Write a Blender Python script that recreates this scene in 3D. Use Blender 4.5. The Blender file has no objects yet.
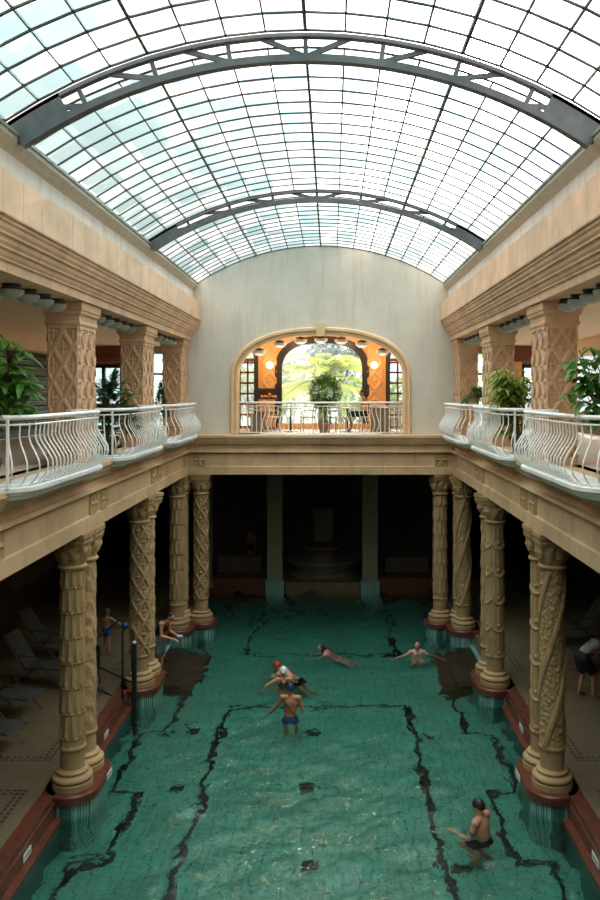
import bpy, math, random
import numpy as np
from mathutils import Vector, Matrix, noise
random.seed(7)
PI = math.pi
sc = bpy.context.scene
C = sc.collection

# ---------------------------------------------------------------- camera
cam_d = bpy.data.cameras.new('camera')
cam = bpy.data.objects.new('camera', cam_d); C.objects.link(cam)
cam.location = (0.33, 0.0, 7.0)
cam.rotation_euler = (PI/2, 0, 0)
cam_d.sensor_fit = 'VERTICAL'; cam_d.sensor_height = 24.0
cam_d.lens = 24.0*800/900
cam_d.shift_x = -32/900
cam_d.shift_y = -57/900
cam_d.clip_start = 0.05; cam_d.clip_end = 400
sc.camera = cam

# ---------------------------------------------------------------- world, sun, exposure
SUN_DIR = Vector((0.191, 1.0, 0.41)).normalized()
w = bpy.data.worlds.new('world'); sc.world = w; w.use_nodes = True
nt = w.node_tree; nt.nodes.clear()
out = nt.nodes.new('ShaderNodeOutputWorld'); bg = nt.nodes.new('ShaderNodeBackground')
tc = nt.nodes.new('ShaderNodeTexCoord')
nz = nt.nodes.new('ShaderNodeTexNoise'); nz.inputs['Scale'].default_value = 3.0; nz.inputs['Detail'].default_value = 5
rmp = nt.nodes.new('ShaderNodeValToRGB')
rmp.color_ramp.elements[0].position = .38; rmp.color_ramp.elements[0].color = (.90, .91, .89, 1)
rmp.color_ramp.elements[1].position = .58; rmp.color_ramp.elements[1].color = (1, .945, .865, 1)
dot = nt.nodes.new('ShaderNodeVectorMath'); dot.operation = 'DOT_PRODUCT'; dot.inputs[1].default_value = SUN_DIR
pw = nt.nodes.new('ShaderNodeMath'); pw.operation = 'POWER'; pw.inputs[1].default_value = 60
pw2 = nt.nodes.new('ShaderNodeMath'); pw2.operation = 'POWER'; pw2.inputs[1].default_value = 2500
mx = nt.nodes.new('ShaderNodeMath'); mx.operation = 'MAXIMUM'; mx.inputs[1].default_value = 0
m1 = nt.nodes.new('ShaderNodeMath'); m1.operation = 'MULTIPLY_ADD'; m1.inputs[1].default_value = 9
m2 = nt.nodes.new('ShaderNodeMath'); m2.operation = 'MULTIPLY_ADD'; m2.inputs[1].default_value = 25
WORLD = .78; ZENITH = 8.6
sx = nt.nodes.new('ShaderNodeSeparateXYZ'); zc = nt.nodes.new('ShaderNodeMath'); zc.operation = 'MAXIMUM'; zc.inputs[1].default_value = 0
zp = nt.nodes.new('ShaderNodeMath'); zp.operation = 'POWER'; zp.inputs[1].default_value = 2.0
zm = nt.nodes.new('ShaderNodeMath'); zm.operation = 'MULTIPLY_ADD'; zm.inputs[1].default_value = ZENITH; zm.inputs[2].default_value = WORLD
L = nt.links.new
L(tc.outputs['Generated'], sx.inputs[0]); L(sx.outputs['Z'], zc.inputs[0]); L(zc.outputs[0], zp.inputs[0]); L(zp.outputs[0], zm.inputs[0])
L(zm.outputs[0], m1.inputs[2])
L(tc.outputs['Generated'], nz.inputs['Vector']); L(nz.outputs['Fac'], rmp.inputs['Fac'])
L(tc.outputs['Generated'], dot.inputs[0]); L(dot.outputs['Value'], mx.inputs[0])
L(mx.outputs[0], pw.inputs[0]); L(mx.outputs[0], pw2.inputs[0])
L(pw.outputs[0], m1.inputs[0]); L(pw2.outputs[0], m2.inputs[0]); L(m1.outputs[0], m2.inputs[2])
L(rmp.outputs['Color'], bg.inputs['Color']); L(m2.outputs[0], bg.inputs['Strength'])
L(bg.outputs[0], out.inputs['Surface'])

sd = bpy.data.lights.new('sun', 'SUN'); sd.energy = 2.2; sd.angle = math.radians(1.5); sd.color = (1, .93, .82)
so = bpy.data.objects.new('sun', sd); C.objects.link(so)
so.rotation_euler = SUN_DIR.to_track_quat('Z', 'Y').to_euler()

sc.view_settings.view_transform = 'Standard'; sc.view_settings.look = 'None'
sc.view_settings.gamma = 1; sc.view_settings.use_curve_mapping = False
sc.view_settings.exposure = 0.0
try:
    cy = sc.cycles
    cy.max_bounces = 10; cy.diffuse_bounces = 5; cy.glossy_bounces = 4; cy.transmission_bounces = 6
    cy.transparent_max_bounces = 12; cy.sample_clamp_indirect = 6; cy.caustics_refractive = True; cy.caustics_reflective = False
    cy.blur_glossy = .6; cy.use_denoising = True
except Exception as e:
    print(e)

# ---------------------------------------------------------------- materials
MATS = {}
def nodes_of(name):
    m = bpy.data.materials.new(name); m.use_nodes = True
    n = m.node_tree; b = n.nodes['Principled BSDF']
    MATS[name] = m
    return m, n, b
def simple(name, col, rough=.6, metal=0, var=.12, scale=6, bump=0, bscale=40, spec=.5, emit=None, estr=0):
    m, n, b = nodes_of(name)
    b.inputs['Roughness'].default_value = rough; b.inputs['Metallic'].default_value = metal
    b.inputs['Specular IOR Level'].default_value = spec
    t = n.nodes.new('ShaderNodeTexCoord'); z = n.nodes.new('ShaderNodeTexNoise')
    z.inputs['Scale'].default_value = scale; z.inputs['Detail'].default_value = 6; z.inputs['Roughness'].default_value = .6
    n.links.new(t.outputs['Object'], z.inputs['Vector'])
    r = n.nodes.new('ShaderNodeValToRGB')
    r.color_ramp.elements[0].position = .3; r.color_ramp.elements[1].position = .7
    r.color_ramp.elements[0].color = tuple(c*(1-var) for c in col)+(1,)
    r.color_ramp.elements[1].color = tuple(min(1, c*(1+var)) for c in col)+(1,)
    n.links.new(z.outputs['Fac'], r.inputs['Fac']); n.links.new(r.outputs['Color'], b.inputs['Base Color'])
    if bump:
        z2 = n.nodes.new('ShaderNodeTexNoise'); z2.inputs['Scale'].default_value = bscale; z2.inputs['Detail'].default_value = 4
        n.links.new(t.outputs['Object'], z2.inputs['Vector'])
        bp = n.nodes.new('ShaderNodeBump'); bp.inputs['Strength'].default_value = bump; bp.inputs['Distance'].default_value = .02
        n.links.new(z2.outputs['Fac'], bp.inputs['Height']); n.links.new(bp.outputs['Normal'], b.inputs['Normal'])
    if emit:
        b.inputs['Emission Color'].default_value = tuple(emit)+(1,); b.inputs['Emission Strength'].default_value = estr
    m['ramp'] = r.name
    return m
def M_(n, op, a=None, b=None, c=None):
    x = n.nodes.new('ShaderNodeMath'); x.operation = op
    for i, v in enumerate((a, b, c)):
        if v is None: continue
        if isinstance(v, (int, float)): x.inputs[i].default_value = v
        else: n.links.new(v, x.inputs[i])
    return x.outputs[0]
def lines_mask(n, coord, period, width, offset=0.0):
    # 1 on a joint line
    f = M_(n, 'FRACT', M_(n, 'DIVIDE', M_(n, 'ADD', coord, 1000*period+offset), period))
    return M_(n, 'LESS_THAN', f, width/period)
def jointed(name, col, period, axis, dark=.55, var=.12, rough=.75, zper=None, width=.012, bump=.15, stain=0):
    m = simple(name, col, rough, var=var, scale=2.2, bump=bump, bscale=60)
    n = m.node_tree; b = n.nodes['Principled BSDF']; r = n.nodes[m['ramp']]
    t = n.nodes.new('ShaderNodeTexCoord'); s = n.nodes.new('ShaderNodeSeparateXYZ'); n.links.new(t.outputs['Object'], s.inputs[0])
    mask = lines_mask(n, s.outputs[axis], period, width)
    if zper: mask = M_(n, 'MAXIMUM', mask, lines_mask(n, s.outputs['Z'], zper, width))
    mix = n.nodes.new('ShaderNodeMixRGB'); mix.blend_type = 'MULTIPLY'
    # block to block tint
    cell = M_(n, 'FLOOR', M_(n, 'DIVIDE', M_(n, 'ADD', s.outputs[axis], 1000*period), period))
    wn = n.nodes.new('ShaderNodeTexWhiteNoise'); wn.noise_dimensions = '1D'; n.links.new(cell, wn.inputs['W'])
    tint = M_(n, 'MULTIPLY_ADD', wn.outputs['Value'], .14, .9)
    val = M_(n, 'MULTIPLY', tint, M_(n, 'SUBTRACT', 1.0, M_(n, 'MULTIPLY', mask, dark)))
    cmb = n.nodes.new('ShaderNodeCombineXYZ')
    for i in range(3): n.links.new(val, cmb.inputs[i])
    mix.inputs['Fac'].default_value = 1
    n.links.new(r.outputs['Color'], mix.inputs['Color1']); n.links.new(cmb.outputs[0], mix.inputs['Color2'])
    n.links.new(mix.outputs[0], b.inputs['Base Color'])
    return m
def streaky(name, col, stain, rough=.85, amount=.5):
    """plaster with vertical run stains"""
    m = simple(name, col, rough, var=.06, scale=1.6, bump=.12, bscale=25)
    n = m.node_tree; b = n.nodes['Principled BSDF']; r = n.nodes[m['ramp']]
    t = n.nodes.new('ShaderNodeTexCoord'); mp = n.nodes.new('ShaderNodeMapping'); mp.inputs['Scale'].default_value = (4, 4, .45)
    n.links.new(t.outputs['Object'], mp.inputs[0])
    z = n.nodes.new('ShaderNodeTexNoise'); z.inputs['Scale'].default_value = 1.5; z.inputs['Detail'].default_value = 7
    n.links.new(mp.outputs[0], z.inputs['Vector'])
    q = n.nodes.new('ShaderNodeValToRGB'); q.color_ramp.elements[0].position = .5; q.color_ramp.elements[1].position = .75
    q.color_ramp.elements[0].color = (0, 0, 0, 1); q.color_ramp.elements[1].color = (amount,)*3+(1,)
    n.links.new(z.outputs['Fac'], q.inputs['Fac'])
    mix = n.nodes.new('ShaderNodeMixRGB'); mix.inputs['Color2'].default_value = tuple(stain)+(1,)
    n.links.new(q.outputs[0], mix.inputs['Fac']); n.links.new(r.outputs['Color'], mix.inputs['Color1'])
    n.links.new(mix.outputs[0], b.inputs['Base Color'])
    return m

streaky('plaster', (.62, .58, .50), (.40, .33, .24), amount=.35)
streaky('plaster_side', (.68, .63, .58), (.40, .28, .18), amount=.45)
jointed('parapet_stone', (.74, .50, .33), .62, 'Y', var=.14)
jointed('cornice_stone', (.70, .455, .29), .78, 'Y', var=.14, dark=.5)
jointed('beam_stone', (.57, .39, .225), .9, 'Y', var=.16, dark=.35)
jointed('beam_stone_end', (.57, .39, .225), .9, 'X', var=.16, dark=.3)
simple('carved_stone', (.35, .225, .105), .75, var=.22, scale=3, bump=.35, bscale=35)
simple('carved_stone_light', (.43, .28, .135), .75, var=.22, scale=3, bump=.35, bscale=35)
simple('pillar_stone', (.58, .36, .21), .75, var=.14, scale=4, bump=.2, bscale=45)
simple('trim_tan', (.70, .49, .28), .6, var=.1, scale=3)
simple('red_marble', (.125, .038, .022), .35, var=.35, scale=7)
simple('white_paint', (.84, .83, .80), .4, var=.04)
simple('white_slab', (.74, .75, .74), .5, var=.12, scale=5)
simple('gallery_floor', (.62, .53, .42), .5, var=.12, scale=3)
simple('gallery_ceiling', (.88, .68, .47), .8, var=.06)
simple('dark_metal', (.018, .024, .024), .45, metal=.3)
simple('truss_metal', (.10, .115, .125), .45, metal=.2, var=.2)
simple('bar_metal', (.075, .07, .065), .5, var=.4, scale=4)
simple('rusty_bar', (.22, .12, .08), .6, var=.4, scale=4)
simple('gutter', (.27, .31, .27), .6, var=.1)
simple('gutter_soffit', (.50, .46, .37), .7, var=.1)
simple('lamp_base', (.03, .035, .035), .5)
simple('lamp_glass', (.38, .42, .40), .35, var=.05)
simple('sconce_glow', (1, .85, .6), .4, emit=(1, .72, .38), estr=3.2)
simple('orange_tile', (.82, .42, .16), .45, var=.12, scale=6)
simple('dark_wood', (.035, .02, .014), .4, var=.3)
simple('red_wood', (.16, .035, .02), .45, var=.3)
simple('brown_wood', (.15, .075, .04), .5, var=.3)
simple('cream_chair', (.62, .52, .38), .5)
simple('rattan', (.20, .13, .075), .6, var=.3, scale=30)
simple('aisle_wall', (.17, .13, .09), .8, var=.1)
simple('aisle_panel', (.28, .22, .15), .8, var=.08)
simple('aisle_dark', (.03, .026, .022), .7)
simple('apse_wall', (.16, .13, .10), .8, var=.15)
simple('apse_pillar', (.26, .24, .17), .7, var=.1)
simple('bronze', (.05, .045, .035), .4, metal=.5)
simple('lounger_fabric', (.07, .07, .058), .8)
simple('lounger_frame', (.10, .10, .09), .4, metal=.4)
simple('leaf_broad', (.10, .24, .035), .4, var=.5, scale=5)
simple('leaf_dark', (.035, .10, .035), .4, var=.5, scale=5)
simple('leaf_yellow', (.26, .36, .05), .45, var=.45, scale=5)
simple('leaf_haze_pale', (.20, .30, .12), .6, var=.5, scale=1.5)
simple('leaf_haze_grey', (.24, .30, .24), .7, var=.4, scale=1.5)
simple('leaf_palm', (.50, .55, .08), .5, var=.3, scale=2)
simple('stem', (.12, .08, .04), .7)
simple('terracotta', (.30, .14, .08), .7)
simple('pot_dark', (.05, .045, .04), .6)
simple('skin_tan', (.40, .185, .085), .5, var=.08)
simple('skin_light', (.50, .28, .19), .5, var=.08)
simple('skin_ruddy', (.50, .22, .13), .5, var=.08)
simple('hair_dark', (.012, .009, .008), .5)
simple('cap_black', (.012, .010, .010), .5)
simple('cap_navy', (.012, .018, .055), .5)
simple('cap_red', (.45, .03, .02), .5)
simple('cap_white', (.75, .75, .75), .5, var=.2, scale=25)
simple('cloth_navy', (.01, .05, .16), .6)
simple('cloth_black', (.012, .012, .015), .7)
simple('cloth_pink', (.60, .12, .14), .6)
simple('cloth_palepink', (.72, .45, .42), .6)
simple('cloth_grey', (.09, .12, .13), .7, var=.3, scale=20)
simple('cloth_shirt', (.34, .34, .32), .7)
simple('cloth_blue', (.02, .10, .40), .6)
simple('sign_white', (.62, .66, .62), .4, var=.1)
simple('shirt_mark', (.02, .05, .14), .6)
simple('orange_fruit', (.80, .30, .05), .5)
simple('orange_tube', (.7, .2, .04), .5, emit=(1, .28, .05), estr=.6)
simple('shutter_slat', (.06, .045, .035), .3, var=.3)
simple('slat_edge', (.40, .40, .40), .3)
simple('hill_haze', (.30, .35, .36), .9, var=.4, scale=.6)  # blue-grey haze mixed into the hillside colour
simple('ground', (.55, .52, .42), .9)
simple('spot_glow', (1, .95, .85), .4, emit=(1, .95, .85), estr=30)
simple('sparkle_water', (.25, .3, .3), .1)
simple('dark_step', (.05, .018, .008), .6)
simple('sandal_black', (.015, .015, .015), .6)

def leafy(name, col, var=.5, scale=5, thru=.45):
    m = simple(name, col, .42, var=var, scale=scale)
    n = m.node_tree; b = n.nodes['Principled BSDF']; rr = n.nodes[m['ramp']]; o = n.nodes['Material Output']
    tl = n.nodes.new('ShaderNodeBsdfTranslucent'); n.links.new(rr.outputs['Color'], tl.inputs['Color'])
    mxs = n.nodes.new('ShaderNodeMixShader'); mxs.inputs['Fac'].default_value = thru
    n.links.new(b.outputs[0], mxs.inputs[1]); n.links.new(tl.outputs[0], mxs.inputs[2]); n.links.new(mxs.outputs[0], o.inputs['Surface'])
leafy('leaf_broad', (.08, .20, .03)); leafy('leaf_dark', (.035, .10, .03)); leafy('leaf_yellow', (.24, .33, .05), .4)
leafy('leaf_haze_pale', (.36, .42, .25), .4, 1.5); leafy('leaf_haze_grey', (.32, .38, .38), .35, 1.5); leafy('leaf_palm', (.58, .62, .09), .3, 2)  # outdoor haze and overexposure mixed into the pale and grey leaf colours
# tiles: pillar piers in the cafe - raised diamonds handled in mesh

# deck tiles: small tan tiles with double dashed dark borders
def deck_material():
    m = simple('deck_tile', (.185, .135, .075), .55, var=.15, scale=3)
    n = m.node_tree; b = n.nodes['Principled BSDF']; r = n.nodes[m['ramp']]
    g = n.nodes.new('ShaderNodeNewGeometry'); s = n.nodes.new('ShaderNodeSeparateXYZ'); n.links.new(g.outputs['Position'], s.inputs[0])
    x = M_(n, 'ABSOLUTE', s.outputs['X']); y = s.outputs['Y']
    grout = M_(n, 'MAXIMUM', lines_mask(n, x, .06, .009), lines_mask(n, y, .06, .009))
    # frames repeat with the column bays: phase of y within 4.65 m from the pair centre 13.8
    ph = M_(n, 'MULTIPLY', M_(n, 'FRACT', M_(n, 'DIVIDE', M_(n, 'ADD', y, 465-13.8), 4.65)), 4.65)
    def band(v, a, b_): return M_(n, 'MULTIPLY', M_(n, 'GREATER_THAN', v, a), M_(n, 'LESS_THAN', v, b_))
    inside = band(ph, .6, 4.2)
    dash_y = M_(n, 'LESS_THAN', M_(n, 'FRACT', M_(n, 'DIVIDE', M_(n, 'ADD', y, 100), .12)), .62)
    dash_x = M_(n, 'LESS_THAN', M_(n, 'FRACT', M_(n, 'DIVIDE', x, .12)), .62)
    l1 = M_(n, 'MAXIMUM', band(x, 4.74, 4.79), band(x, 4.85, 4.90))
    longi = M_(n, 'MULTIPLY', M_(n, 'MULTIPLY', l1, inside), dash_y)
    cr = M_(n, 'MAXIMUM', M_(n, 'MAXIMUM', band(ph, .6, .65), band(ph, .71, .76)), M_(n, 'MAXIMUM', band(ph, 4.15, 4.2), band(ph, 4.04, 4.09)))
    across = M_(n, 'MULTIPLY', M_(n, 'MULTIPLY', cr, M_(n, 'GREATER_THAN', x, 4.74)), dash_x)
    dark = M_(n, 'MAXIMUM', longi, across)
    mixg = n.nodes.new('ShaderNodeMixRGB'); mixg.inputs['Color2'].default_value = (.10, .08, .055, 1)
    n.links.new(grout, mixg.inputs['Fac']); n.links.new(r.outputs['Color'], mixg.inputs['Color1'])
    mixd = n.nodes.new('ShaderNodeMixRGB'); mixd.inputs['Color2'].default_value = (.012, .012, .014, 1)
    n.links.new(dark, mixd.inputs['Fac']); n.links.new(mixg.outputs[0], mixd.inputs['Color1'])
    n.links.new(mixd.outputs[0], b.inputs['Base Color'])
deck_material()

def pool_material():
    m = simple('pool_tile', (.075, .265, .205), .4, var=.16, scale=1.2)
    n = m.node_tree; b = n.nodes['Principled BSDF']; r = n.nodes[m['ramp']]
    g = n.nodes.new('ShaderNodeNewGeometry'); s = n.nodes.new('ShaderNodeSeparateXYZ'); n.links.new(g.outputs['Position'], s.inputs[0])
    xs = s.outputs['X']; x = M_(n, 'ABSOLUTE', xs); y = s.outputs['Y']
    grout = M_(n, 'MAXIMUM', lines_mask(n, xs, .17, .014), lines_mask(n, y, .17, .014))
    def band(v, a, b_): return M_(n, 'MULTIPLY', M_(n, 'GREATER_THAN', v, a), M_(n, 'LESS_THAN', v, b_))
    W = .13
    def rect(hx, y0, y1):
        a = M_(n, 'MULTIPLY', band(x, hx-W/2, hx+W/2), band(y, y0, y1))
        c = M_(n, 'MULTIPLY', M_(n, 'MAXIMUM', band(y, y0, y0+W), band(y, y1-W, y1)), M_(n, 'LESS_THAN', x, hx+W/2))
        return M_(n, 'MAXIMUM', a, c)
    dark = M_(n, 'MAXIMUM', rect(2.1, 2.0, 18.85), rect(2.1, 22.3, 27.0))
    # outer line steps inward beside each pair of columns
    ph = M_(n, 'MULTIPLY', M_(n, 'FRACT', M_(n, 'DIVIDE', M_(n, 'ADD', y, 465-13.8+1.15), 4.65)), 4.65)
    near = M_(n, 'LESS_THAN', ph, 2.3)
    o1 = M_(n, 'MULTIPLY', band(x, 3.2, 3.2+W), near)
    o2 = M_(n, 'MULTIPLY', band(x, 3.72, 3.72+W), M_(n, 'SUBTRACT', 1.0, near))
    o3 = M_(n, 'MULTIPLY', band(x, 3.2, 3.72+W), M_(n, 'MAXIMUM', M_(n, 'LESS_THAN', ph, W), band(ph, 2.3-W, 2.3)))
    dark = M_(n, 'MAXIMUM', dark, M_(n, 'MAXIMUM', o1, M_(n, 'MAXIMUM', o2, o3)))
    # square drains
    def sq(cx, cy, h=.15):
        return M_(n, 'MULTIPLY', M_(n, 'LESS_THAN', M_(n, 'ABSOLUTE', M_(n, 'SUBTRACT', xs, cx)), h), M_(n, 'LESS_THAN', M_(n, 'ABSOLUTE', M_(n, 'SUBTRACT', y, cy)), h))
    for cx, cy in ((-.12, 17.4), (-.12, 15.05), (-.08, 12.65), (-2.75, 17.6), (-2.62, 15.05), (2.45, 17.3), (2.35, 12.6), (-.5, 20.2)):
        dark = M_(n, 'MAXIMUM', dark, sq(cx, cy))
    mixg = n.nodes.new('ShaderNodeMixRGB'); mixg.inputs['Color2'].default_value = (.02, .09, .07, 1)
    n.links.new(grout, mixg.inputs['Fac']); n.links.new(r.outputs['Color'], mixg.inputs['Color1'])
    mixd = n.nodes.new('ShaderNodeMixRGB'); mixd.inputs['Color2'].default_value = (.004, .008, .008, 1)
    n.links.new(dark, mixd.inputs['Fac']); n.links.new(mixg.outputs[0], mixd.inputs['Color1'])
    n.links.new(mixd.outputs[0], b.inputs['Base Color'])
pool_material()

def ribbed_tile():
    m = simple('ribbed_tile', (.22, .42, .37), .4, var=.1)
    n = m.node_tree; b = n.nodes['Principled BSDF']; r = n.nodes[m['ramp']]
    g = n.nodes.new('ShaderNodeNewGeometry'); s = n.nodes.new('ShaderNodeSeparateXYZ'); n.links.new(g.outputs['Position'], s.inputs[0])
    k = M_(n, 'MAXIMUM', lines_mask(n, s.outputs['X'], .07, .014), lines_mask(n, s.outputs['Y'], .07, .014))
    mx_ = n.nodes.new('ShaderNodeMixRGB'); mx_.inputs['Color2'].default_value = (.05, .13, .12, 1)
    n.links.new(k, mx_.inputs['Fac']); n.links.new(r.outputs['Color'], mx_.inputs['Color1']); n.links.new(mx_.outputs[0], b.inputs['Base Color'])
ribbed_tile()

def water_material():
    m = bpy.data.materials.new('water'); m.use_nodes = True; MATS['water'] = m
    n = m.node_tree; n.nodes.clear()
    o = n.nodes.new('ShaderNodeOutputMaterial'); g = n.nodes.new('ShaderNodeBsdfGlass')
    g.inputs['Color'].default_value = (.86, .98, .95, 1); g.inputs['Roughness'].default_value = 0; g.inputs['IOR'].default_value = 1.33
    t = n.nodes.new('ShaderNodeTexCoord'); z = n.nodes.new('ShaderNodeTexNoise'); z.inputs['Scale'].default_value = 6.5; z.inputs['Detail'].default_value = 2.5; z.inputs['Distortion'].default_value = .6
    n.links.new(t.outputs['Object'], z.inputs['Vector'])
    bp = n.nodes.new('ShaderNodeBump'); bp.inputs['Strength'].default_value = .42; bp.inputs['Distance'].default_value = .035
    n.links.new(z.outputs['Fac'], bp.inputs['Height']); n.links.new(bp.outputs['Normal'], g.inputs['Normal'])
    n.links.new(g.outputs[0], o.inputs['Surface'])
water_material()

def pane_material(name, tint, frost, lo, hi, cell=(.453, .45)):
    m = bpy.data.materials.new(name); m.use_nodes = True; MATS[name] = m
    n = m.node_tree; n.nodes.clear()
    o = n.nodes.new('ShaderNodeOutputMaterial')
    tr = n.nodes.new('ShaderNodeBsdfTransparent'); tl = n.nodes.new('ShaderNodeBsdfTranslucent'); tl.inputs['Color'].default_value = frost+(1,)
    gl = n.nodes.new('ShaderNodeBsdfGlossy'); gl.inputs['Roughness'].default_value = .08
    g = n.nodes.new('ShaderNodeNewGeometry'); s = n.nodes.new('ShaderNodeSeparateXYZ'); n.links.new(g.outputs['Position'], s.inputs[0])
    cx = M_(n, 'FLOOR', M_(n, 'DIVIDE', s.outputs['X'], cell[0])); cyy = M_(n, 'FLOOR', M_(n, 'DIVIDE', s.outputs['Y'], cell[1]))
    cb = n.nodes.new('ShaderNodeCombineXYZ'); n.links.new(cx, cb.inputs[0]); n.links.new(cyy, cb.inputs[1])
    wn = n.nodes.new('ShaderNodeTexWhiteNoise'); wn.noise_dimensions = '3D'; n.links.new(cb.outputs[0], wn.inputs['Vector'])
    z = n.nodes.new('ShaderNodeTexNoise'); z.inputs['Scale'].default_value = .8; z.inputs['Detail'].default_value = 4; z.inputs['Distortion'].default_value = .8
    n.links.new(g.outputs['Position'], z.inputs['Vector'])
    v = M_(n, 'ADD', M_(n, 'MULTIPLY', wn.outputs['Value'], .3), M_(n, 'MULTIPLY', z.outputs['Fac'], 1.1))
    rp = n.nodes.new('ShaderNodeValToRGB'); v = M_(n, 'MULTIPLY_ADD', s.outputs['X'], .028, v)
    rp.color_ramp.elements[0].position = .62; rp.color_ramp.elements[1].position = .84
    rp.color_ramp.elements[0].color = tint+(1,); rp.color_ramp.elements[1].color = (.97, .98, .98, 1)
    n.links.new(v, rp.inputs['Fac']); n.links.new(rp.outputs['Color'], tr.inputs['Color'])
    fr = M_(n, 'MULTIPLY_ADD', wn.outputs['Value'], hi-lo, lo)
    mxs = n.nodes.new('ShaderNodeMixShader'); n.links.new(fr, mxs.inputs['Fac']); n.links.new(tr.outputs[0], mxs.inputs[1]); n.links.new(tl.outputs[0], mxs.inputs[2])
    m2_ = n.nodes.new('ShaderNodeMixShader'); m2_.inputs['Fac'].default_value = .04
    n.links.new(mxs.outputs[0], m2_.inputs[1]); n.links.new(gl.outputs[0], m2_.inputs[2])
    n.links.new(m2_.outputs[0], o.inputs['Surface'])
pane_material('roof_glass', (.32, .49, .53), (.88, .90, .88), .04, .16)
pane_material('window_glass', (.80, .88, .90), (.8, .9, .92), .05, .12, (3, 3))
pane_material('hazy_glass', (.60, .66, .68), (.7, .75, .76), .35, .5, (1.3, 3))

# ---------------------------------------------------------------- mesh helpers
class MB:
    def __init__(s): s.v = []; s.f = []
    def add(s, vs, fs):
        k = len(s.v); s.v += [tuple(p) for p in vs]; s.f += [tuple(i+k for i in q) for q in fs]; return s
    def box(s, x0, x1, y0, y1, z0, z1):
        x0, x1 = sorted((x0, x1)); y0, y1 = sorted((y0, y1)); z0, z1 = sorted((z0, z1))
        return s.add([(x0,y0,z0),(x1,y0,z0),(x1,y1,z0),(x0,y1,z0),(x0,y0,z1),(x1,y0,z1),(x1,y1,z1),(x0,y1,z1)],
                     [(0,3,2,1),(4,5,6,7),(0,1,5,4),(1,2,6,5),(2,3,7,6),(3,0,4,7)])
    def bar(s, a, b, wd, ht, up=(0,0,1)):
        a = Vector(a); b = Vector(b); d = (b-a).normalized(); u = Vector(up)
        if abs(d.dot(u)) > .98: u = Vector((1,0,0))
        sd_ = d.cross(u).normalized()*wd/2; u = sd_.cross(d).normalized()*ht/2
        vs = [p+i*sd_+j*u for p in (a, b) for i, j in ((-1,-1),(1,-1),(1,1),(-1,1))]
        return s.add(vs, [(0,1,2,3),(7,6,5,4),(0,4,5,1),(1,5,6,2),(2,6,7,3),(3,7,4,0)])
    def tube(s, pts, r, n=8, cap=True):
        pts = [Vector(p) for p in pts]; k = len(pts); rings = []; prev = None
        for i, p in enumerate(pts):
            t = (pts[min(i+1, k-1)]-pts[max(i-1, 0)]).normalized()
            if prev is None:
                q = Vector((0,0,1)) if abs(t.z) < .9 else Vector((1,0,0)); a = t.cross(q).normalized()
            else:
                a = (prev-prev.dot(t)*t).normalized()
            prev = a; b = t.cross(a)
            rr = r[i] if isinstance(r, (list, tuple)) else r
            rings.append([p+rr*(math.cos(2*PI*j/n)*a+math.sin(2*PI*j/n)*b) for j in range(n)])
        vs = [q for ring in rings for q in ring]; fs = []
        for i in range(k-1):
            for j in range(n):
                fs.append((i*n+j, i*n+(j+1)%n, (i+1)*n+(j+1)%n, (i+1)*n+j))
        if cap: fs += [tuple(reversed(range(n))), tuple((k-1)*n+j for j in range(n))]
        return s.add(vs, fs)
    def lathe(s, prof, n=32, cx=0, cy=0, fn=None, cap=True):
        vs = []; fs = []
        for i, (r, z) in enumerate(prof):
            for j in range(n):
                th = 2*PI*j/n; rr = r if fn is None else fn(r, th, z)
                vs.append((cx+rr*math.cos(th), cy+rr*math.sin(th), z))
        for i in range(len(prof)-1):
            for j in range(n):
                fs.append((i*n+j, i*n+(j+1)%n, (i+1)*n+(j+1)%n, (i+1)*n+j))
        if cap: fs += [tuple(reversed(range(n))), tuple((len(prof)-1)*n+j for j in range(n))]
        return s.add(vs, fs)
    def stack(s, outline_fn, levels):
        """levels: (offset, z); outline_fn(offset) -> list of xy, same count"""
        rings = [[(x, y, z) for x, y in outline_fn(o)] for o, z in levels]; n = len(rings[0])
        vs = [q for r in rings for q in r]; fs = []
        for i in range(len(rings)-1):
            for j in range(n):
                fs.append((i*n+j, i*n+(j+1)%n, (i+1)*n+(j+1)%n, (i+1)*n+j))
        fs += [tuple(reversed(range(n))), tuple((len(rings)-1)*n+j for j in range(n))]
        return s.add(vs, fs)
    def extrude(s, prof, a, b, axis='Y'):
        """closed profile of (h, z) swept along axis from a to b; h is X for axis Y, Y for axis X"""
        n = len(prof)
        if axis == 'Y': vs = [(h, t, z) for t in (a, b) for h, z in prof]
        else: vs = [(t, h, z) for t in (a, b) for h, z in prof]
        fs = [(j, (j+1)%n, n+(j+1)%n, n+j) for j in range(n)] + [tuple(range(n)), tuple(reversed(range(n, 2*n)))]
        return s.add(vs, fs)
    def sphere(s, c, r, n=12, m=8):
        if not isinstance(r, (tuple, list)): r = (r, r, r)
        vs = [(c[0], c[1], c[2]-r[2])]
        for i in range(1, m):
            ph = -PI/2+PI*i/m
            for j in range(n):
                th = 2*PI*j/n; vs.append((c[0]+r[0]*math.cos(ph)*math.cos(th), c[1]+r[1]*math.cos(ph)*math.sin(th), c[2]+r[2]*math.sin(ph)))
        vs.append((c[0], c[1], c[2]+r[2])); fs = [(0, 1+(j+1)%n, 1+j) for j in range(n)]
        for i in range(m-2):
            for j in range(n):
                fs.append((1+i*n+j, 1+i*n+(j+1)%n, 1+(i+1)*n+(j+1)%n, 1+(i+1)*n+j))
        k = 1+(m-2)*n; fs += [(k+j, k+(j+1)%n, len(vs)-1) for j in range(n)]
        return s.add(vs, fs)
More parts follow.
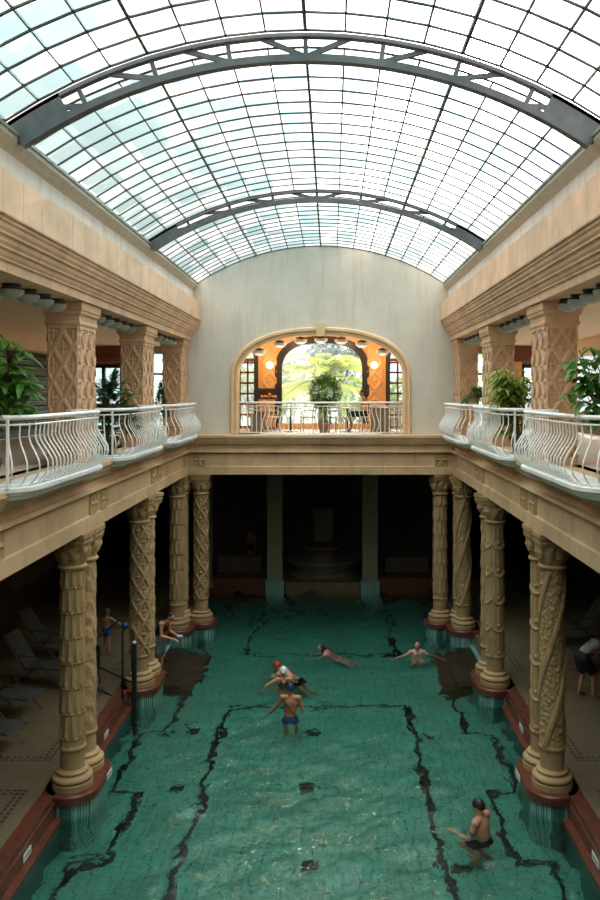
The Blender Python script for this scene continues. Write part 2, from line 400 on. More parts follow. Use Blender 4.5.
    def build(s, name, mat, parent=None, smooth=False, fix=True, **props):
        me = bpy.data.meshes.new(name); me.from_pydata(s.v, [], s.f)
        if fix:
            import bmesh
            bm = bmesh.new(); bm.from_mesh(me); bmesh.ops.recalc_face_normals(bm, faces=bm.faces); bm.to_mesh(me); bm.free()
        me.materials.append(MATS[mat] if isinstance(mat, str) else mat)
        if smooth:
            me.shade_smooth()
            if smooth != 'all':
                try: me.set_sharp_from_angle(angle=math.radians(38))
                except Exception: pass
        o = bpy.data.objects.new(name, me); C.objects.link(o)
        if parent: o.parent = parent
        for k, v in props.items(): o[k] = v
        return o
def empty(name, loc, label, cat, group=None, rz=0):
    o = bpy.data.objects.new(name, None); C.objects.link(o); o.location = loc; o.rotation_euler = (0, 0, rz); o.empty_display_size = .1
    tag(o, label, cat, group); return o
def tag(o, label, cat, group=None):
    o['label'] = label; o['category'] = cat
    if group: o['group'] = group
    return o
def struct(o): o['kind'] = 'structure'; return o
KIDS = {}
def copy_tree(o, parent=None):
    c = o.copy(); C.objects.link(c)
    if parent is not None: c.parent = parent
    for ch in list(o.children): copy_tree(ch, c)
    return c

# ---------------------------------------------------------------- shell dimensions
Y0, YE = -2.5, 23.4           # hall from behind the camera to the end wall
VR = 6.54; VC = 10.22+1.1-VR
def vz(x): return VC+math.sqrt(max(0, VR*VR-x*x))
OPW = 2.43
def opz(x, hw=OPW, spring=7.45, rise=1.27, p=2.3):
    t = min(1, abs(x)/hw)
    return spring+rise*(1-t**p)**(1/p)

def wall_with_openings(x0, x1, y0, y1, zb, ztop, opens, step=.08):
    """opens: list of (xa, xb, ztop_fn, zbottom)"""
    m = MB(); xs = set([x0, x1])
    k = int((x1-x0)/step)
    for i in range(k+1): xs.add(x0+(x1-x0)*i/k)
    for a, b, f, z in opens:
        xs.add(a); xs.add(b)
        for i in range(41): xs.add((a+b)/2-(b-a)/2*math.cos(PI*i/40))
    xs = sorted(xs)
    def quadslab(xa, xb, za0, za1, zb0, zb1):
        m.add([(xa,y0,za0),(xb,y0,zb0),(xb,y0,zb1),(xa,y0,za1),(xa,y1,za0),(xb,y1,zb0),(xb,y1,zb1),(xa,y1,za1)],
              [(0,1,2,3),(7,6,5,4),(0,4,5,1),(2,6,7,3)])
    for xa, xb in zip(xs, xs[1:]):
        if xb-xa < 1e-5: continue
        mid = (xa+xb)/2; hit = None
        for o in opens:
            if o[0] < mid < o[1]: hit = o
        ta = ztop(xa) if callable(ztop) else ztop; tb = ztop(xb) if callable(ztop) else ztop
        if hit:
            e = 1e-4; fa = hit[2](max(xa, hit[0]+e)); fb = hit[2](min(xb, hit[1]-e))
            quadslab(xa, xb, fa, ta, fb, tb)
            if hit[3] > zb: quadslab(xa, xb, zb, hit[3], zb, hit[3])
        else: quadslab(xa, xb, zb, ta, zb, tb)
    for a, b, f, z in opens:
        for xx, s in ((a, 1), (b, -1)):
            m.add([(xx,y0,z),(xx,y1,z),(xx,y1,f(xx+s*1e-4)),(xx,y0,f(xx+s*1e-4))], [(0,1,2,3)])
    return m

# ---- end wall with its wide low arch
struct(wall_with_openings(-3.9, 3.9, YE, YE+.4, 5.7, lambda x: vz(min(abs(x), 3.7)), [(-OPW, OPW, opz, 5.8)]).build('wall_end', 'plaster', fix=False))
# arch surround: stepped moulding swept along the opening
def arch_path(hw, spring, rise, p, z0, n=48):
    pts = [(-hw, z0)]
    for i in range(n+1):
        a = PI-PI*i/n; c, s_ = math.cos(a), math.sin(a)
        pts.append((hw*math.copysign(abs(c)**(2/p), c), spring+rise*abs(s_)**(2/p)))
    pts.append((hw, z0)); return pts
def sweep_arch(path, prof):
    """prof: (offset outward from path, y) closed"""
    m = MB(); k = len(path); n = len(prof); vs = []
    for i, (x, z) in enumerate(path):
        x0_, z0_ = path[max(0, i-1)]; x1_, z1_ = path[min(k-1, i+1)]
        if i == 0: x0_, z0_ = x, z
        tx, tz = x1_-x0_, z1_-z0_; l = math.hypot(tx, tz) or 1; nx, nz_ = -tz/l, tx/l
        for o, y in prof: vs.append((x+nx*o, y, z+nz_*o))
    fs = [(i*n+j, i*n+(j+1)%n, (i+1)*n+(j+1)%n, (i+1)*n+j) for i in range(k-1) for j in range(n)]
    fs += [tuple(range(n)), tuple(reversed(range((k-1)*n, k*n)))]
    m.add(vs, fs); return m
ap = arch_path(OPW, 7.45, 1.27, 2.3, 5.8)
tr = struct(sweep_arch(ap, [(-.01, YE+.41), (-.01, YE-.05), (.04, YE-.07), (.05, YE-.03), (.09, YE-.03), (.1, YE-.09), (.17, YE-.09), (.2, YE-.06), (.22, YE+.02), (.0, YE+.02)]).build('trim_arch', 'trim_tan', smooth=True))
MB().extrude([(-.11, 8.66), (.11, 8.66), (.15, 9.02), (-.15, 9.02)], YE-.16, YE+.02, 'Y').build('keystone', 'trim_tan', tr)

# ---- side walls above the cornice, gutters
for s, nm in ((-1, 'left'), (1, 'right')):
    struct(MB().box(s*3.72, s*4.1, Y0, YE, 9.5, 10.24).build('wall_upper_'+nm, 'plaster_side'))
    g = struct(MB().extrude([(s*3.72, 10.00), (s*3.66, 10.06), (s*3.60, 10.14), (s*3.60, 10.20), (s*3.9, 10.20), (s*3.9, 10.0)], Y0, YE, 'Y').build('trim_gutter_'+nm, 'gutter_soffit'))
    MB().box(s*3.60, s*3.9, Y0, 10.05, 10.20, 10.26).build('gutter_top', 'gutter', g)
    MB().box(s*3.58, s*3.66, Y0, YE, 10.205, 10.245).build('gutter_lip', 'gutter', g)
    prof = [(4.1, 9.62), (3.50, 9.62), (3.50, 9.10), (3.535, 9.09), (3.535, 9.05), (3.56, 9.03), (3.57, 8.985), (3.60, 8.945), (3.60, 8.92), (3.645, 8.90), (3.65, 8.85),
            (3.68, 8.81), (3.68, 8.785), (3.72, 8.765), (3.73, 8.72), (3.755, 8.69), (3.755, 8.67), (3.79, 8.65), (3.79, 8.53), (4.6, 8.53), (4.6, 9.3), (4.1, 9.3)]
    c = struct(MB().extrude([(s*h, z) for h, z in prof], Y0, YE, 'Y').build('trim_cornice_'+nm, 'cornice_stone'))
    MB().box(s*3.495, s*3.52, Y0, YE, 9.115, 9.622).build('parapet_band', 'parapet_stone', c)
    # lower entablature
    prof = [(4.5, 5.79), (3.64, 5.79), (3.64, 5.72), (3.67, 5.70), (3.69, 5.64), (3.74, 5.54), (3.79, 5.52), (3.84, 5.50), (3.84, 5.37), (3.76, 5.36), (3.75, 5.30), (3.78, 5.285), (3.90, 5.28), (3.90, 5.255), (3.85, 5.25),
            (3.85, 4.90), (3.80, 4.885), (3.80, 4.66), (4.32, 4.66), (4.32, 5.0), (4.5, 5.0)]
    b = struct(MB().extrude([(s*h, z) for h, z in prof], Y0, YE+.2, 'Y').build('trim_entablature_'+nm, 'beam_stone'))
    KIDS['ent'+nm] = b
prof = [(4.5, 5.79), (3.64, 5.79), (3.64, 5.72), (3.67, 5.70), (3.69, 5.64), (3.74, 5.54), (3.79, 5.52), (3.84, 5.50), (3.84, 5.37), (3.76, 5.36), (3.75, 5.30), (3.78, 5.285), (3.90, 5.28), (3.90, 5.255), (3.85, 5.25),
        (3.85, 4.90), (3.80, 4.885), (3.80, 4.66), (4.32, 4.66), (4.32, 5.0), (4.5, 5.0)]
ee = struct(MB().extrude([(h-3.80+22.95, z) for h, z in prof], -3.84, 3.84, 'X').build('trim_entablature_end', 'beam_stone_end'))

# carved rosette blocks on the frieze
def rosette():
    m = MB(); n = 28; W_, H_ = .35, .36; vs = []; fs = []
    for i in range(n+1):
        for j in range(n+1):
            u = -1+2*i/n; v = -1+2*j/n; r = math.hypot(u, v); th = math.atan2(v, u)
            d = .05
            e = max(abs(u), abs(v))
            if e < .86: d = .015+.045*max(0, math.cos(2*th*2))*max(0, math.sin(min(r, 1)*PI)) + .03*math.exp(-(r/.2)**2)
            if e > .995: d = 0
            vs.append((u*W_/2, -d, v*H_/2))
    for i in range(n):
        for j in range(n): fs.append((i*(n+1)+j, (i+1)*(n+1)+j, (i+1)*(n+1)+j+1, i*(n+1)+j+1))
    return m.add(vs, fs)
ros = rosette().build('rosette_block', 'carved_stone_light', smooth='all')
ROS = []
first = True
PAIRS = [9.15, 13.8, 18.5, 22.9]
for s, nm in ((-1, 'left'), (1, 'right')):
    for yc in PAIRS:
        for dy in (.04, .68) if yc < 22 else (-.3,):
            o = ros if first else ros.copy()
            if not first: C.objects.link(o)
            first = False
            o.parent = KIDS['ent'+nm]; o.location = (s*3.845, yc+dy+.08, 5.08); o.rotation_euler = (0, 0, -s*PI/2 if s > 0 else PI/2)
for x in (-3.47, 3.47):
    o = ros.copy(); C.objects.link(o); o.parent = ee; o.location = (x, 22.995, 5.08); o.rotation_euler = (0, 0, 0)

# ---------------------------------------------------------------- glass vault
TRUSS = [2.7, 10.05, 17.4]
HALF = 3.63; A0 = math.asin(HALF/VR); NP = 16
BAYDR = [.2, .2, .09, 0]
def vp(i, dr=0, n=NP):
    a = -A0+2*A0*i/n; return ((VR+dr)*math.sin(a), VC+(VR+dr)*math.cos(a))
bays = [(Y0, 2.7-.12), (2.7+.12, 10.05-.12), (10.05+.12, 17.4-.12), (17.4+.12, YE)]
pm = MB(); bm_ = MB(); tb = MB()
for bd, (a, b) in zip(BAYDR, bays):
    for i in range(NP):
        x0, z0 = vp(i, bd); x1, z1 = vp(i+1, bd)
        pm.add([(x0, a, z0), (x1, a, z1), (x1, b, z1), (x0, b, z0)], [(0, 1, 2, 3)])
    for i in range(NP+1):
        x, z = vp(i, bd-.01); thick = i % 4 == 0
        (tb if thick else bm_).bar((x, a, z), (x, b, z), .04 if thick else .022, .05 if thick else .03)
    n = round((b-a)/.46)
    for k in range(n+1):
        y = a+(b-a)*k/n
        for i in range(NP):
            x0, z0 = vp(i, bd-.015); x1, z1 = vp(i+1, bd-.015)
            bm_.bar((x0, y, z0), (x1, y, z1), .02, .03, (0, 1, 0))
ceil = struct(pm.build('ceiling_skylight', 'roof_glass', fix=False))
bm_.build('glazing_bar_grid', 'bar_metal', ceil); tb.build('main_glazing_bar_grid', 'bar_metal', ceil)
def truss(y, label, tp):
    t = empty('roof_truss', (0, y, 10.2), label, 'roof truss', 'arched trusses under the glass vault')
    def chord(r0, r1, wd):
        m = MB(); n = 48; vs = []; fs = []
        for i in range(n+1):
            for dr, dy in ((r0, -wd), (r0, wd), (r1, wd), (r1, -wd)):
                x, z = vp(i, dr, n); vs.append((x, dy, z-10.2))
        for i in range(n):
            for j in range(4): fs.append((i*4+j, i*4+(j+1)%4, (i+1)*4+(j+1)%4, (i+1)*4+j))
        fs += [(0, 1, 2, 3), (n*4+3, n*4+2, n*4+1, n*4)]
        return m.add(vs, fs)
    chord(-.17, -.08, .06).build('bottom_chord', 'truss_metal', t)
    chord(tp-.05, tp, .05).build('top_chord', 'truss_metal', t)
    n = 9
    for k in range(n):
        a = -A0+2*A0*(k)/(n-1)
        x0, z0 = (VR-.1)*math.sin(a), VC+(VR-.1)*math.cos(a)-10.2; x1, z1 = (VR+tp)*math.sin(a), VC+(VR+tp)*math.cos(a)-10.2
        MB().bar((x0, 0, z0), (x1, 0, z1), .06, .06, (0, 1, 0)).build('web_post', 'truss_metal', t)
        for sgn in ((-1, 1) if k == n//2 else ((-1,) if k < n//2 else (1,))):
            a2 = a+sgn*.085
            if abs(a2) > A0: continue
            if k not in (0, n-1):
                MB().bar((x0, 0, z0), ((VR+tp-.03)*math.sin(a2), 0, VC+(VR+tp-.03)*math.cos(a2)-10.2), .06, .045, (0, 1, 0)).build('web_diagonal', 'truss_metal', t)
    for s in (-1, 1):   # gusset plates at the springing
        p = [vp(0, -.16, 1), vp(0, tp, 1)]
        a1 = A0-.11
        q = [((VR-.11)*math.sin(a1), VC+(VR-.11)*math.cos(a1)), ((VR+tp)*math.sin(a1), VC+(VR+tp)*math.cos(a1))]
        m = MB(); poly = [(-p[0][0], p[0][1]), (-p[1][0], p[1][1]), q[1], q[0]]
        vs = [(s*x, dy, z-10.2) for dy in (-.05, .05) for x, z in poly]
        m.add(vs, [(0, 1, 2, 3), (7, 6, 5, 4), (0, 4, 5, 1), (1, 5, 6, 2), (2, 6, 7, 3), (3, 7, 4, 0)])
        m.build('gusset_plate', 'truss_metal', t)
    return t
truss(17.4, 'grey arched steel truss under the glass vault, the lower arc beside the end wall', .09)
truss(10.05, 'grey arched steel truss with open webs crossing below the sun glare', .19)

# ---------------------------------------------------------------- side galleries (upper)
for s, nm in ((-1, 'left'), (1, 'right')):
    struct(MB().box(s*4.33, s*8.2, Y0, 26.5, 5.05, 5.79).build('floor_gallery_'+nm, 'gallery_floor'))
    c = struct(MB().box(s*4.6, s*8.2, Y0, 26.5, 8.55, 8.75).build('ceiling_gallery_'+nm, 'gallery_ceiling'))
    MB().box(s*7.6, s*8.2, Y0, 26.5, 8.14, 8.55).build('ceiling_beam', 'gallery_ceiling', c)
    MB().box(s*3.9, s*4.7, YE, 26.5, 8.53, 8.75).build('ceiling_strip', 'gallery_ceiling', c)
# gallery outer walls: shutters one side, hazy glass the other
wl = struct(MB().box(-8.25, -8.15, Y0, 26.5, 5.8, 8.5).build('wall_gallery_left', 'dark_wood'))
for k, (ya, yb) in enumerate(((9.5, 13.0), (13.3, 16.8), (17.1, 20.6), (20.9, 24.4))):
    wdw = struct(MB().box(-8.15, -8.12, ya, yb, 6.0, 8.1).build('window_%d' % (k+1), 'aisle_dark'))
    for j in range(14):
        z = 6.1+j*.14
        MB().box(-8.11, -8.03, ya+.05, yb-.05, z, z+.1).build('slat', 'shutter_slat', wdw)
        if j % 2 == 0: MB().box(-8.035, -8.025, ya+.05, yb-.05, z+.1, z+.115).build('slat_trim', 'slat_edge', wdw)
# bent orange sign tube seen between the leaves
o = empty('orange_sign', (-7.95, 18.6, 7.55), 'orange scripted sign glowing against the dark slats behind the big leafy plant', 'sign')
m = MB(); pts = []
for i in range(60):
    t = i/59; pts.append((0, -1.1+2.2*t+.12*math.sin(t*38), .13*math.cos(t*38)+.05*math.sin(t*9)))
m.tube(pts, .035, 6).build('letter_tube', 'orange_tube', o)
MB().box(-.1, -.05, -1.25, 1.25, -.25, .25).build('backing', 'aisle_dark', o)
wr = struct(MB().box(8.1, 8.25, Y0, 26.5, 5.8, 6.4).build('wall_gallery_right', 'aisle_panel'))
for k in range(7):
    ya = 3.0+k*3.3
    g = struct(MB().box(8.14, 8.16, ya, ya+3.1, 6.4, 8.14).build('window_%d' % (k+5), 'hazy_glass'))
    MB().box(8.08, 8.2, ya-.12, ya, 6.4, 8.14).build('window_post', 'dark_metal', g)
    MB().box(8.08, 8.18, ya, ya+3.1, 7.85, 7.93).build('window_rail', 'dark_metal', g)

# end walls of the side galleries with tall windows, posts and red panels
for s, nm in ((-1, 'left'), (1, 'right')):
    a, b = (sorted((s*3.9, s*8.2)))
    ops = [tuple(sorted((s*4.3, s*6.25)))+(lambda x: 8.3, 5.9), tuple(sorted((s*6.6, s*7.9)))+(lambda x: 7.95, 5.85)]
    struct(wall_with_openings(a, b, 26.5, 26.7, 5.0, 8.9, ops, .6).build('wall_gallery_end_'+nm, 'aisle_panel', fix=False))
    wdw = struct(MB().box(s*4.3, s*6.25, 26.58, 26.6, 5.9, 8.3).build('window_%d' % (12 if s < 0 else 13), 'window_glass'))
    for xx in (4.3, 4.95, 5.6, 6.22): MB().box(s*xx, s*(xx+.05), 26.52, 26.62, 5.9, 8.3).build('window_bar', 'dark_wood', wdw)
    MB().box(s*4.3, s*6.25, 26.52, 26.62, 7.6, 7.66).build('window_bar', 'dark_wood', wdw)
    d = struct(MB().box(s*6.6, s*7.9, 26.56, 26.6, 5.85, 7.95).build('door_%d' % (1 if s < 0 else 2), 'window_glass'))
    for xx in (6.6, 7.2, 7.8): MB().box(s*xx, s*(xx+.1), 26.5, 26.64, 5.85, 7.95).build('door_stile', 'dark_wood', d)
    MB().box(s*6.6, s*7.9, 26.5, 26.64, 7.83, 7.95).build('door_rail', 'dark_wood', d)
    p = MB().box(s*6.3, s*6.55, 26.2, 26.48, 5.8, 8.5).build('tiled_post', 'orange_tile')
    tag(p, 'orange tiled post beside the dark door at the far end of the '+('shuttered gallery' if s < 0 else 'glazed gallery'), 'post')
    p = MB().box(s*6.05, s*7.58, 26.0, 26.15, 8.02, 8.5).build('fascia_board', 'red_wood')
    tag(p, 'dark red fascia board over the gallery door on the '+('shuttered side' if s < 0 else 'glazed side'), 'board')
    if s < 0:
        # faint dark lettering on the board
        x = -7.3
        for i in range(7):
            w_ = .05+.03*(i % 2)
            MB().box(x, x+w_*.4, 25.985, 26.0, 8.18, 8.28).box(x+w_*.3, x+w_, 25.985, 26.0, 8.25 if i % 2 else 8.18, 8.28 if i % 2 else 8.21).build('letter', 'cap_black', p); x += w_+.05

# ---------------------------------------------------------------- cafe room behind the arch
struct(MB().box(-4.4, 4.4, YE-.02, 26.9, 5.05, 5.80).build('floor_cafe', 'gallery_floor'))
struct(MB().box(-4.2, 4.2, YE+.4, 26.9, 8.97, 9.15).build('ceiling_cafe', 'gallery_ceiling'))
for s, nm in ():
    struct(MB().box(s*3.75, s*3.9, YE+.4, 26.5, 5.8, 8.95).build('wall_cafe_'+nm, 'orange_tile'))
WY = 26.5
def cen(x): return opz(x, 1.36, 7.7, .98, 2.6)
def sidez(cx, hw=.42): return lambda x: 8.1+.5*math.sqrt(max(0, 1-((x-cx)/hw)**2))
cx_ = 2.62
ops = [(-1.36, 1.36, cen, 6.0), (-cx_-.42, -cx_+.42, sidez(-cx_), 5.85), (cx_-.42, cx_+.42, sidez(cx_), 5.85)]
struct(wall_with_openings(-3.75, 3.75, WY, WY+.25, 5.8, 8.95, ops).build('wall_cafe_end', 'orange_tile', fix=False))
# tiled pier faces with raised diamonds
def relief_panel(w_, h_, fn, nx, nz_, amp):
    m = MB(); vs = []; fs = []
    for i in range(nx+1):
        for j in range(nz_+1):
            u = i/nx*w_; v = j/nz_*h_; edge = i in (0, nx) or j in (0, nz_)
            vs.append((u-w_/2, -(.0 if edge else .02+amp*fn(u, v)), v))
    for i in range(nx):
        for j in range(nz_): fs.append((i*(nz_+1)+j, (i+1)*(nz_+1)+j, (i+1)*(nz_+1)+j+1, i*(nz_+1)+j+1))
    return m.add(vs, fs)
def ridge(x, w_): return max(0.0, 1-abs(x)/w_)
def fr(x): return x-math.floor(x)
def diamond(u, v, pu, pv):
    """diagonal lattice with a pointed cross in every diamond"""
    a = fr(u/pu+v/pv); b = fr(u/pu-v/pv)
    d = min(min(a, 1-a), min(b, 1-b))
    h = 1.0 if d < .1 else 0.0
    if .1 <= d < .14: h = .4
    # cell centre coords
    ca, cb = a-.5, b-.5
    du, dv = (ca+cb), (ca-cb)
    star = max(ridge(du, .07)*(abs(dv) < .5), ridge(dv, .07)*(abs(du) < .5))
    boss = ridge(math.hypot(du, dv), .2)
    return max(h, .75*star, 1.05*boss, .35*ridge(max(abs(du), abs(dv))-.34, .06))
pp = relief_panel(.5, 2.7, lambda u, v: diamond(u-.25, v, .5, .62), 36, 160, .03).build('pier_tiles', 'orange_tile', smooth=True)
pp.location = (-1.74, WY-.005, 5.85); tag(pp, 'orange diamond-patterned tiled pier between the small glazed door and cafe window, shelf stand below', 'pier', 'tiled piers in the cafe')
p2 = pp.copy(); C.objects.link(p2); p2.location = (1.74, WY-.005, 5.85); tag(p2, 'orange diamond-patterned tiled pier behind the seated dark-haired person', 'pier', 'tiled piers in the cafe')
# big arched window
ap = arch_path(1.36, 7.7, .98, 2.6, 6.0)
wn_ = struct(sweep_arch(ap, [(-.03, WY+.2), (-.03, WY-.04), (.2, WY-.04), (.2, WY+.02), (0, WY+.02), (0, WY+.2)]).build('window_14', 'dark_wood'))
m = MB()
for i in range(40):
    xa = -1.36+2.72*i/40; xb = -1.36+2.72*(i+1)/40
    e = 1.3599
    m.add([(xa, WY+.12, 6.0), (xb, WY+.12, 6.0), (xb, WY+.12, cen(max(-e, min(e, xb)))), (xa, WY+.12, cen(max(-e, min(e, xa))))], [(0, 1, 2, 3)])
m.build('pane', 'window_glass', wn_, fix=False)
for s in (-1, 1):
    cx = s*cx_
    path = [(cx-.42, 5.85)]+[(cx-.42*math.cos(PI*i/20), 8.1+.5*math.sin(PI*i/20)) for i in range(21)]+[(cx+.42, 5.85)]
    d = struct(sweep_arch(path, [(-.05, WY+.2), (-.05, WY-.03), (.09, WY-.03), (.09, WY+.02), (0, WY+.02), (0, WY+.2)]).build('door_%d' % (3 if s < 0 else 4), 'dark_wood'))
    m = MB()
    m.box(cx-.42, cx+.42, WY+.05, WY+.12, 8.05, 8.15)
    for xx in (-.42, -.14, .12, .36): m.box(cx+xx, cx+xx+.06, WY+.05, WY+.12, 5.85, 8.05)
    for zz in (5.85, 6.25, 6.6, 6.95, 7.3, 7.65, 7.98): m.box(cx-.42, cx+.42, WY+.05, WY+.12, zz, zz+.06)
    m.build('door_muntins', 'red_wood', d)
    MB().box(cx-.41, cx+.41, WY+.13, WY+.14, 5.9, 8.55).build('pane', 'window_glass', d)
    o = empty('wall_sconce', (s*1.72, WY-.03, 7.92), 'glowing round sconce on the tiled pier '+('beside the fruit-topped shelf stand' if s < 0 else 'above the seated person'), 'lamp', 'round sconces on the cafe piers')
    MB().sphere((0, -.14, 0), .12, 16, 10).build('globe', 'sconce_glow', o, smooth='all')
    MB().box(-.05, .05, -.05, .02, -.06, .06).build('bracket', 'trim_tan', o)
    ld = bpy.data.lights.new('bulb', 'POINT'); ld.energy = 5; ld.color = (1, .72, .42); ld.shadow_soft_size = .12
    lo = bpy.data.objects.new('bulb', ld); C.objects.link(lo); lo.parent = o; lo.location = (0, -.32, 0)

# ---------------------------------------------------------------- lower hall shell
struct(MB().box(-4.25, 4.25, Y0, 28.2, -1.15, -.95).build('floor_pool', 'pool_tile'))
for s, nm in ((-1, 'left'), (1, 'right')):
    struct(MB().box(s*4.13, s*4.25, Y0, 28.2, -.95, .02).build('wall_pool_'+nm, 'ribbed_tile'))
    struct(MB().box(s*4.25, s*9.2, Y0, 34.0, -1.1, .38).build('floor_deck_'+nm, 'deck_tile'))
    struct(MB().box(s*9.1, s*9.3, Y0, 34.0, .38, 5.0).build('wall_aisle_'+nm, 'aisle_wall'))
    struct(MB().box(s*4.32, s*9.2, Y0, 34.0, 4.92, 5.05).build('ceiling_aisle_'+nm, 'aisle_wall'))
    # coping with ledge at the water: open where the steps are (19.6 - 21.9)
    cp = struct(MB().box(s*4.22, s*4.46, Y0, 19.55, .30, .405).build('trim_coping_'+nm, 'red_marble'))
    MB().box(s*4.22, s*4.46, 21.9, 28.0, .30, .405).build('coping_run', 'red_marble', cp)
    MB().box(s*4.20, s*4.26, Y0, 19.55, .02, .30).build('coping_face', 'red_marble', cp)
    prev = Y0
    for yc in PAIRS[:3]:
        MB().box(s*4.08, s*4.22, prev, yc-.78, -.02, .075).build('ledge', 'red_marble', cp); prev = yc+.80
    stp = struct(MB().box(s*3.75, s*4.25, 19.4, 22.0, -.95, -.08).build('trim_steps_'+nm, 'dark_step'))
    MB().box(s*3.4, s*3.75, 19.4, 22.0, -.95, -.30).build('step', 'dark_step', stp)
    MB().box(s*3.05, s*3.4, 19.4, 22.0, -.95, -.55).build('step', 'dark_step', stp)
struct(MB().box(-4.25, 4.25, 28.0, 34.0, -1.1, .38).build('floor_apse', 'deck_tile'))
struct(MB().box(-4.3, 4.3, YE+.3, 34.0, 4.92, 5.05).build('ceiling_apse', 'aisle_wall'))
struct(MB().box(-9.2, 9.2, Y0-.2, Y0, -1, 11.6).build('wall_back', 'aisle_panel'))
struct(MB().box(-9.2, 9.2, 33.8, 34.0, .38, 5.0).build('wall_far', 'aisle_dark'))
m = MB(); vs = []; fs = []; n = 40
for i in range(n+1):
    a = PI*i/n
    for z in (.38, 5.0): vs.append((-5.0*math.cos(a), 28.6+4.6*math.sin(a), z))
    for z in (.38, 5.0): vs.append((-5.2*math.cos(a), 28.6+4.8*math.sin(a), z))
for i in range(n):
    k = i*4; fs += [(k, k+4, k+5, k+1), (k+2, k+3, k+7, k+6), (k+1, k+5, k+7, k+3)]
struct(m.add(vs, fs).build('wall_apse', 'apse_wall', smooth=True))
# lighter panel on the aisle wall
for s, nm in ((-1, 'left'), (1, 'right')):
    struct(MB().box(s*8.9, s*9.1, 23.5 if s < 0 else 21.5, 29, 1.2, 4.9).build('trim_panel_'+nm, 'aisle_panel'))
# red kerb along the end of the pool and the water
kb = struct(MB().box(-4.25, -1.95, 27.9, 28.3, -.5, .55).build('trim_kerb', 'red_marble'))
MB().box(1.95, 4.25, 27.9, 28.3, -.5, .55).build('kerb_run', 'red_marble', kb)

nx_, ny_ = 170, 620
xs = np.linspace(-4.12, 4.12, nx_+1); ys = np.linspace(Y0+.02, 27.88, ny_+1)
XX, YY = np.meshgrid(xs, ys, indexing='ij')
ZZ = np.zeros_like(XX); rs = np.random.RandomState(4)
for k in range(46):
    lam = .24+1.0*rs.rand()**1.8; th = rs.rand()*2*PI; kx, ky = math.cos(th)*2*PI/lam, math.sin(th)*2*PI/lam
    am = .0040*lam*(1+.7*rs.rand())
    ph = rs.rand()*6.28
    env = .75+.35*np.sin(XX*rs.rand()*1.5+YY*rs.rand()*.8+rs.rand()*6)
    ZZ += am*env*np.sin(kx*XX+ky*YY+ph)
boost = 1+1.8*np.clip((YY-22.5)/4, 0, 1)
for (px_, py_) in ((2.7, 12.4), (-.9, 19.6), (2.6, 21.5), (-.56, 17.3)):
    R_ = np.hypot(XX-px_, YY-py_); ZZ += .006*np.exp(-(R_/1.3)**2)*np.sin(R_*16)
ZZ = ZZ*boost
for k in range(10):   # choppy water near the fountain end
    lam = .26+.3*rs.rand(); th = rs.rand()*2*PI
    ZZ += .0075*lam/.3*np.clip((YY-22.2)/2.5, 0, 1)*np.sin(math.cos(th)*2*PI/lam*XX+math.sin(th)*2*PI/lam*YY+rs.rand()*6.28)
vs = np.stack([XX, YY, ZZ], -1).reshape(-1, 3)
idx = np.arange((nx_+1)*(ny_+1)).reshape(nx_+1, ny_+1)
fq = np.stack([idx[:-1, :-1], idx[1:, :-1], idx[1:, 1:], idx[:-1, 1:]], -1).reshape(-1, 4)
me = bpy.data.meshes.new('pool_water'); me.from_pydata(vs.tolist(), [], fq.tolist()); me.materials.append(MATS['water']); me.shade_smooth()
wo = bpy.data.objects.new('pool_water', me); C.objects.link(wo)
wo['kind'] = 'stuff'; tag(wo, 'rippling teal green water filling the long pool', 'water')

# ---------------------------------------------------------------- carved columns
def n3(x, y, z): return noise.noise(Vector((x, y, z)))
def pat_leaf(th, z):
    row = fr(z/.42); k = math.floor(z/.42); u = fr(th/(2*PI)*10+(k % 2)*.5)-.5
    wdt = .42*(1-row)**.7 if row > .15 else .42
    leaf = max(0, 1-abs(u)/max(.05, wdt))*(.35+.65*(1-row))
    bead = ridge(row-.93, .07)*.8*(math.cos(th*18) > 0)
    bud = ridge(math.hypot(u*.16*1.5, (row-.12)*.36), .055)
    return max(leaf*.75, bead, 1.1*bud)
def pat_lattice(th, z):
    return diamond(th/(2*PI), z, 1/4, .52)*.9
def pat_spiral(th, z):
    a = fr(-th/(2*PI)*3+z*.75); d = abs(a-.5)
    band = 1.0 if d > .40 else (.2 if d > .37 else 0)
    return max(band,   .42*max(0, .5+1.5*n3(math.cos(th)*5, math.sin(th)*5, z*17)) if d < .34 else 0)
def pat_scroll(th, z):
    v = .8*math.sin(z*14+3*math.sin(th*2))*math.cos(th*4+z*7)+.7*n3(math.cos(th)*4, math.sin(th)*4, z*16)
    return max(0, min(1, .5+.8*v))*.55
def pat_swag(th, z):
    k = fr(z/.62)
    if k < .5: return .45*abs(math.sin(th*6))
    zz = (k-.5)*2; u = fr(th/(2*PI)*4)-.5
    return max(ridge(zz-.25-1.6*u*u, .16), ridge(math.hypot(u, zz-.7), .22), .3)
PAT = {'leaf': pat_leaf, 'lattice': pat_lattice, 'spiral': pat_spiral, 'scroll': pat_scroll, 'swag': pat_swag}
SH = {}
def shaft_mesh(kind):
    if kind in SH: return SH[kind]
    fn = PAT[kind]; m = MB(); nt_, nzz = 80, 260; r0 = .195; prof = []
    z0, z1 = .72, 4.08
    def rad(r, th, z):
        t = (z-z0)/(z1-z0); base = r0-.012*t
        if z < z0+.32: return base+.004+(.012 if abs(z-(z0+.31)) < .02 else 0)
        if z > z1-.06: return base+.01
        if z0+.32 <= z < z0+.37: return base+.028
        return base-.004+.046*fn(th, z)
    prof = [(r0, z0+(z1-z0)*i/nzz) for i in range(nzz+1)]
    m.lathe(prof, nt_, fn=rad)
    SH[kind] = m; return m
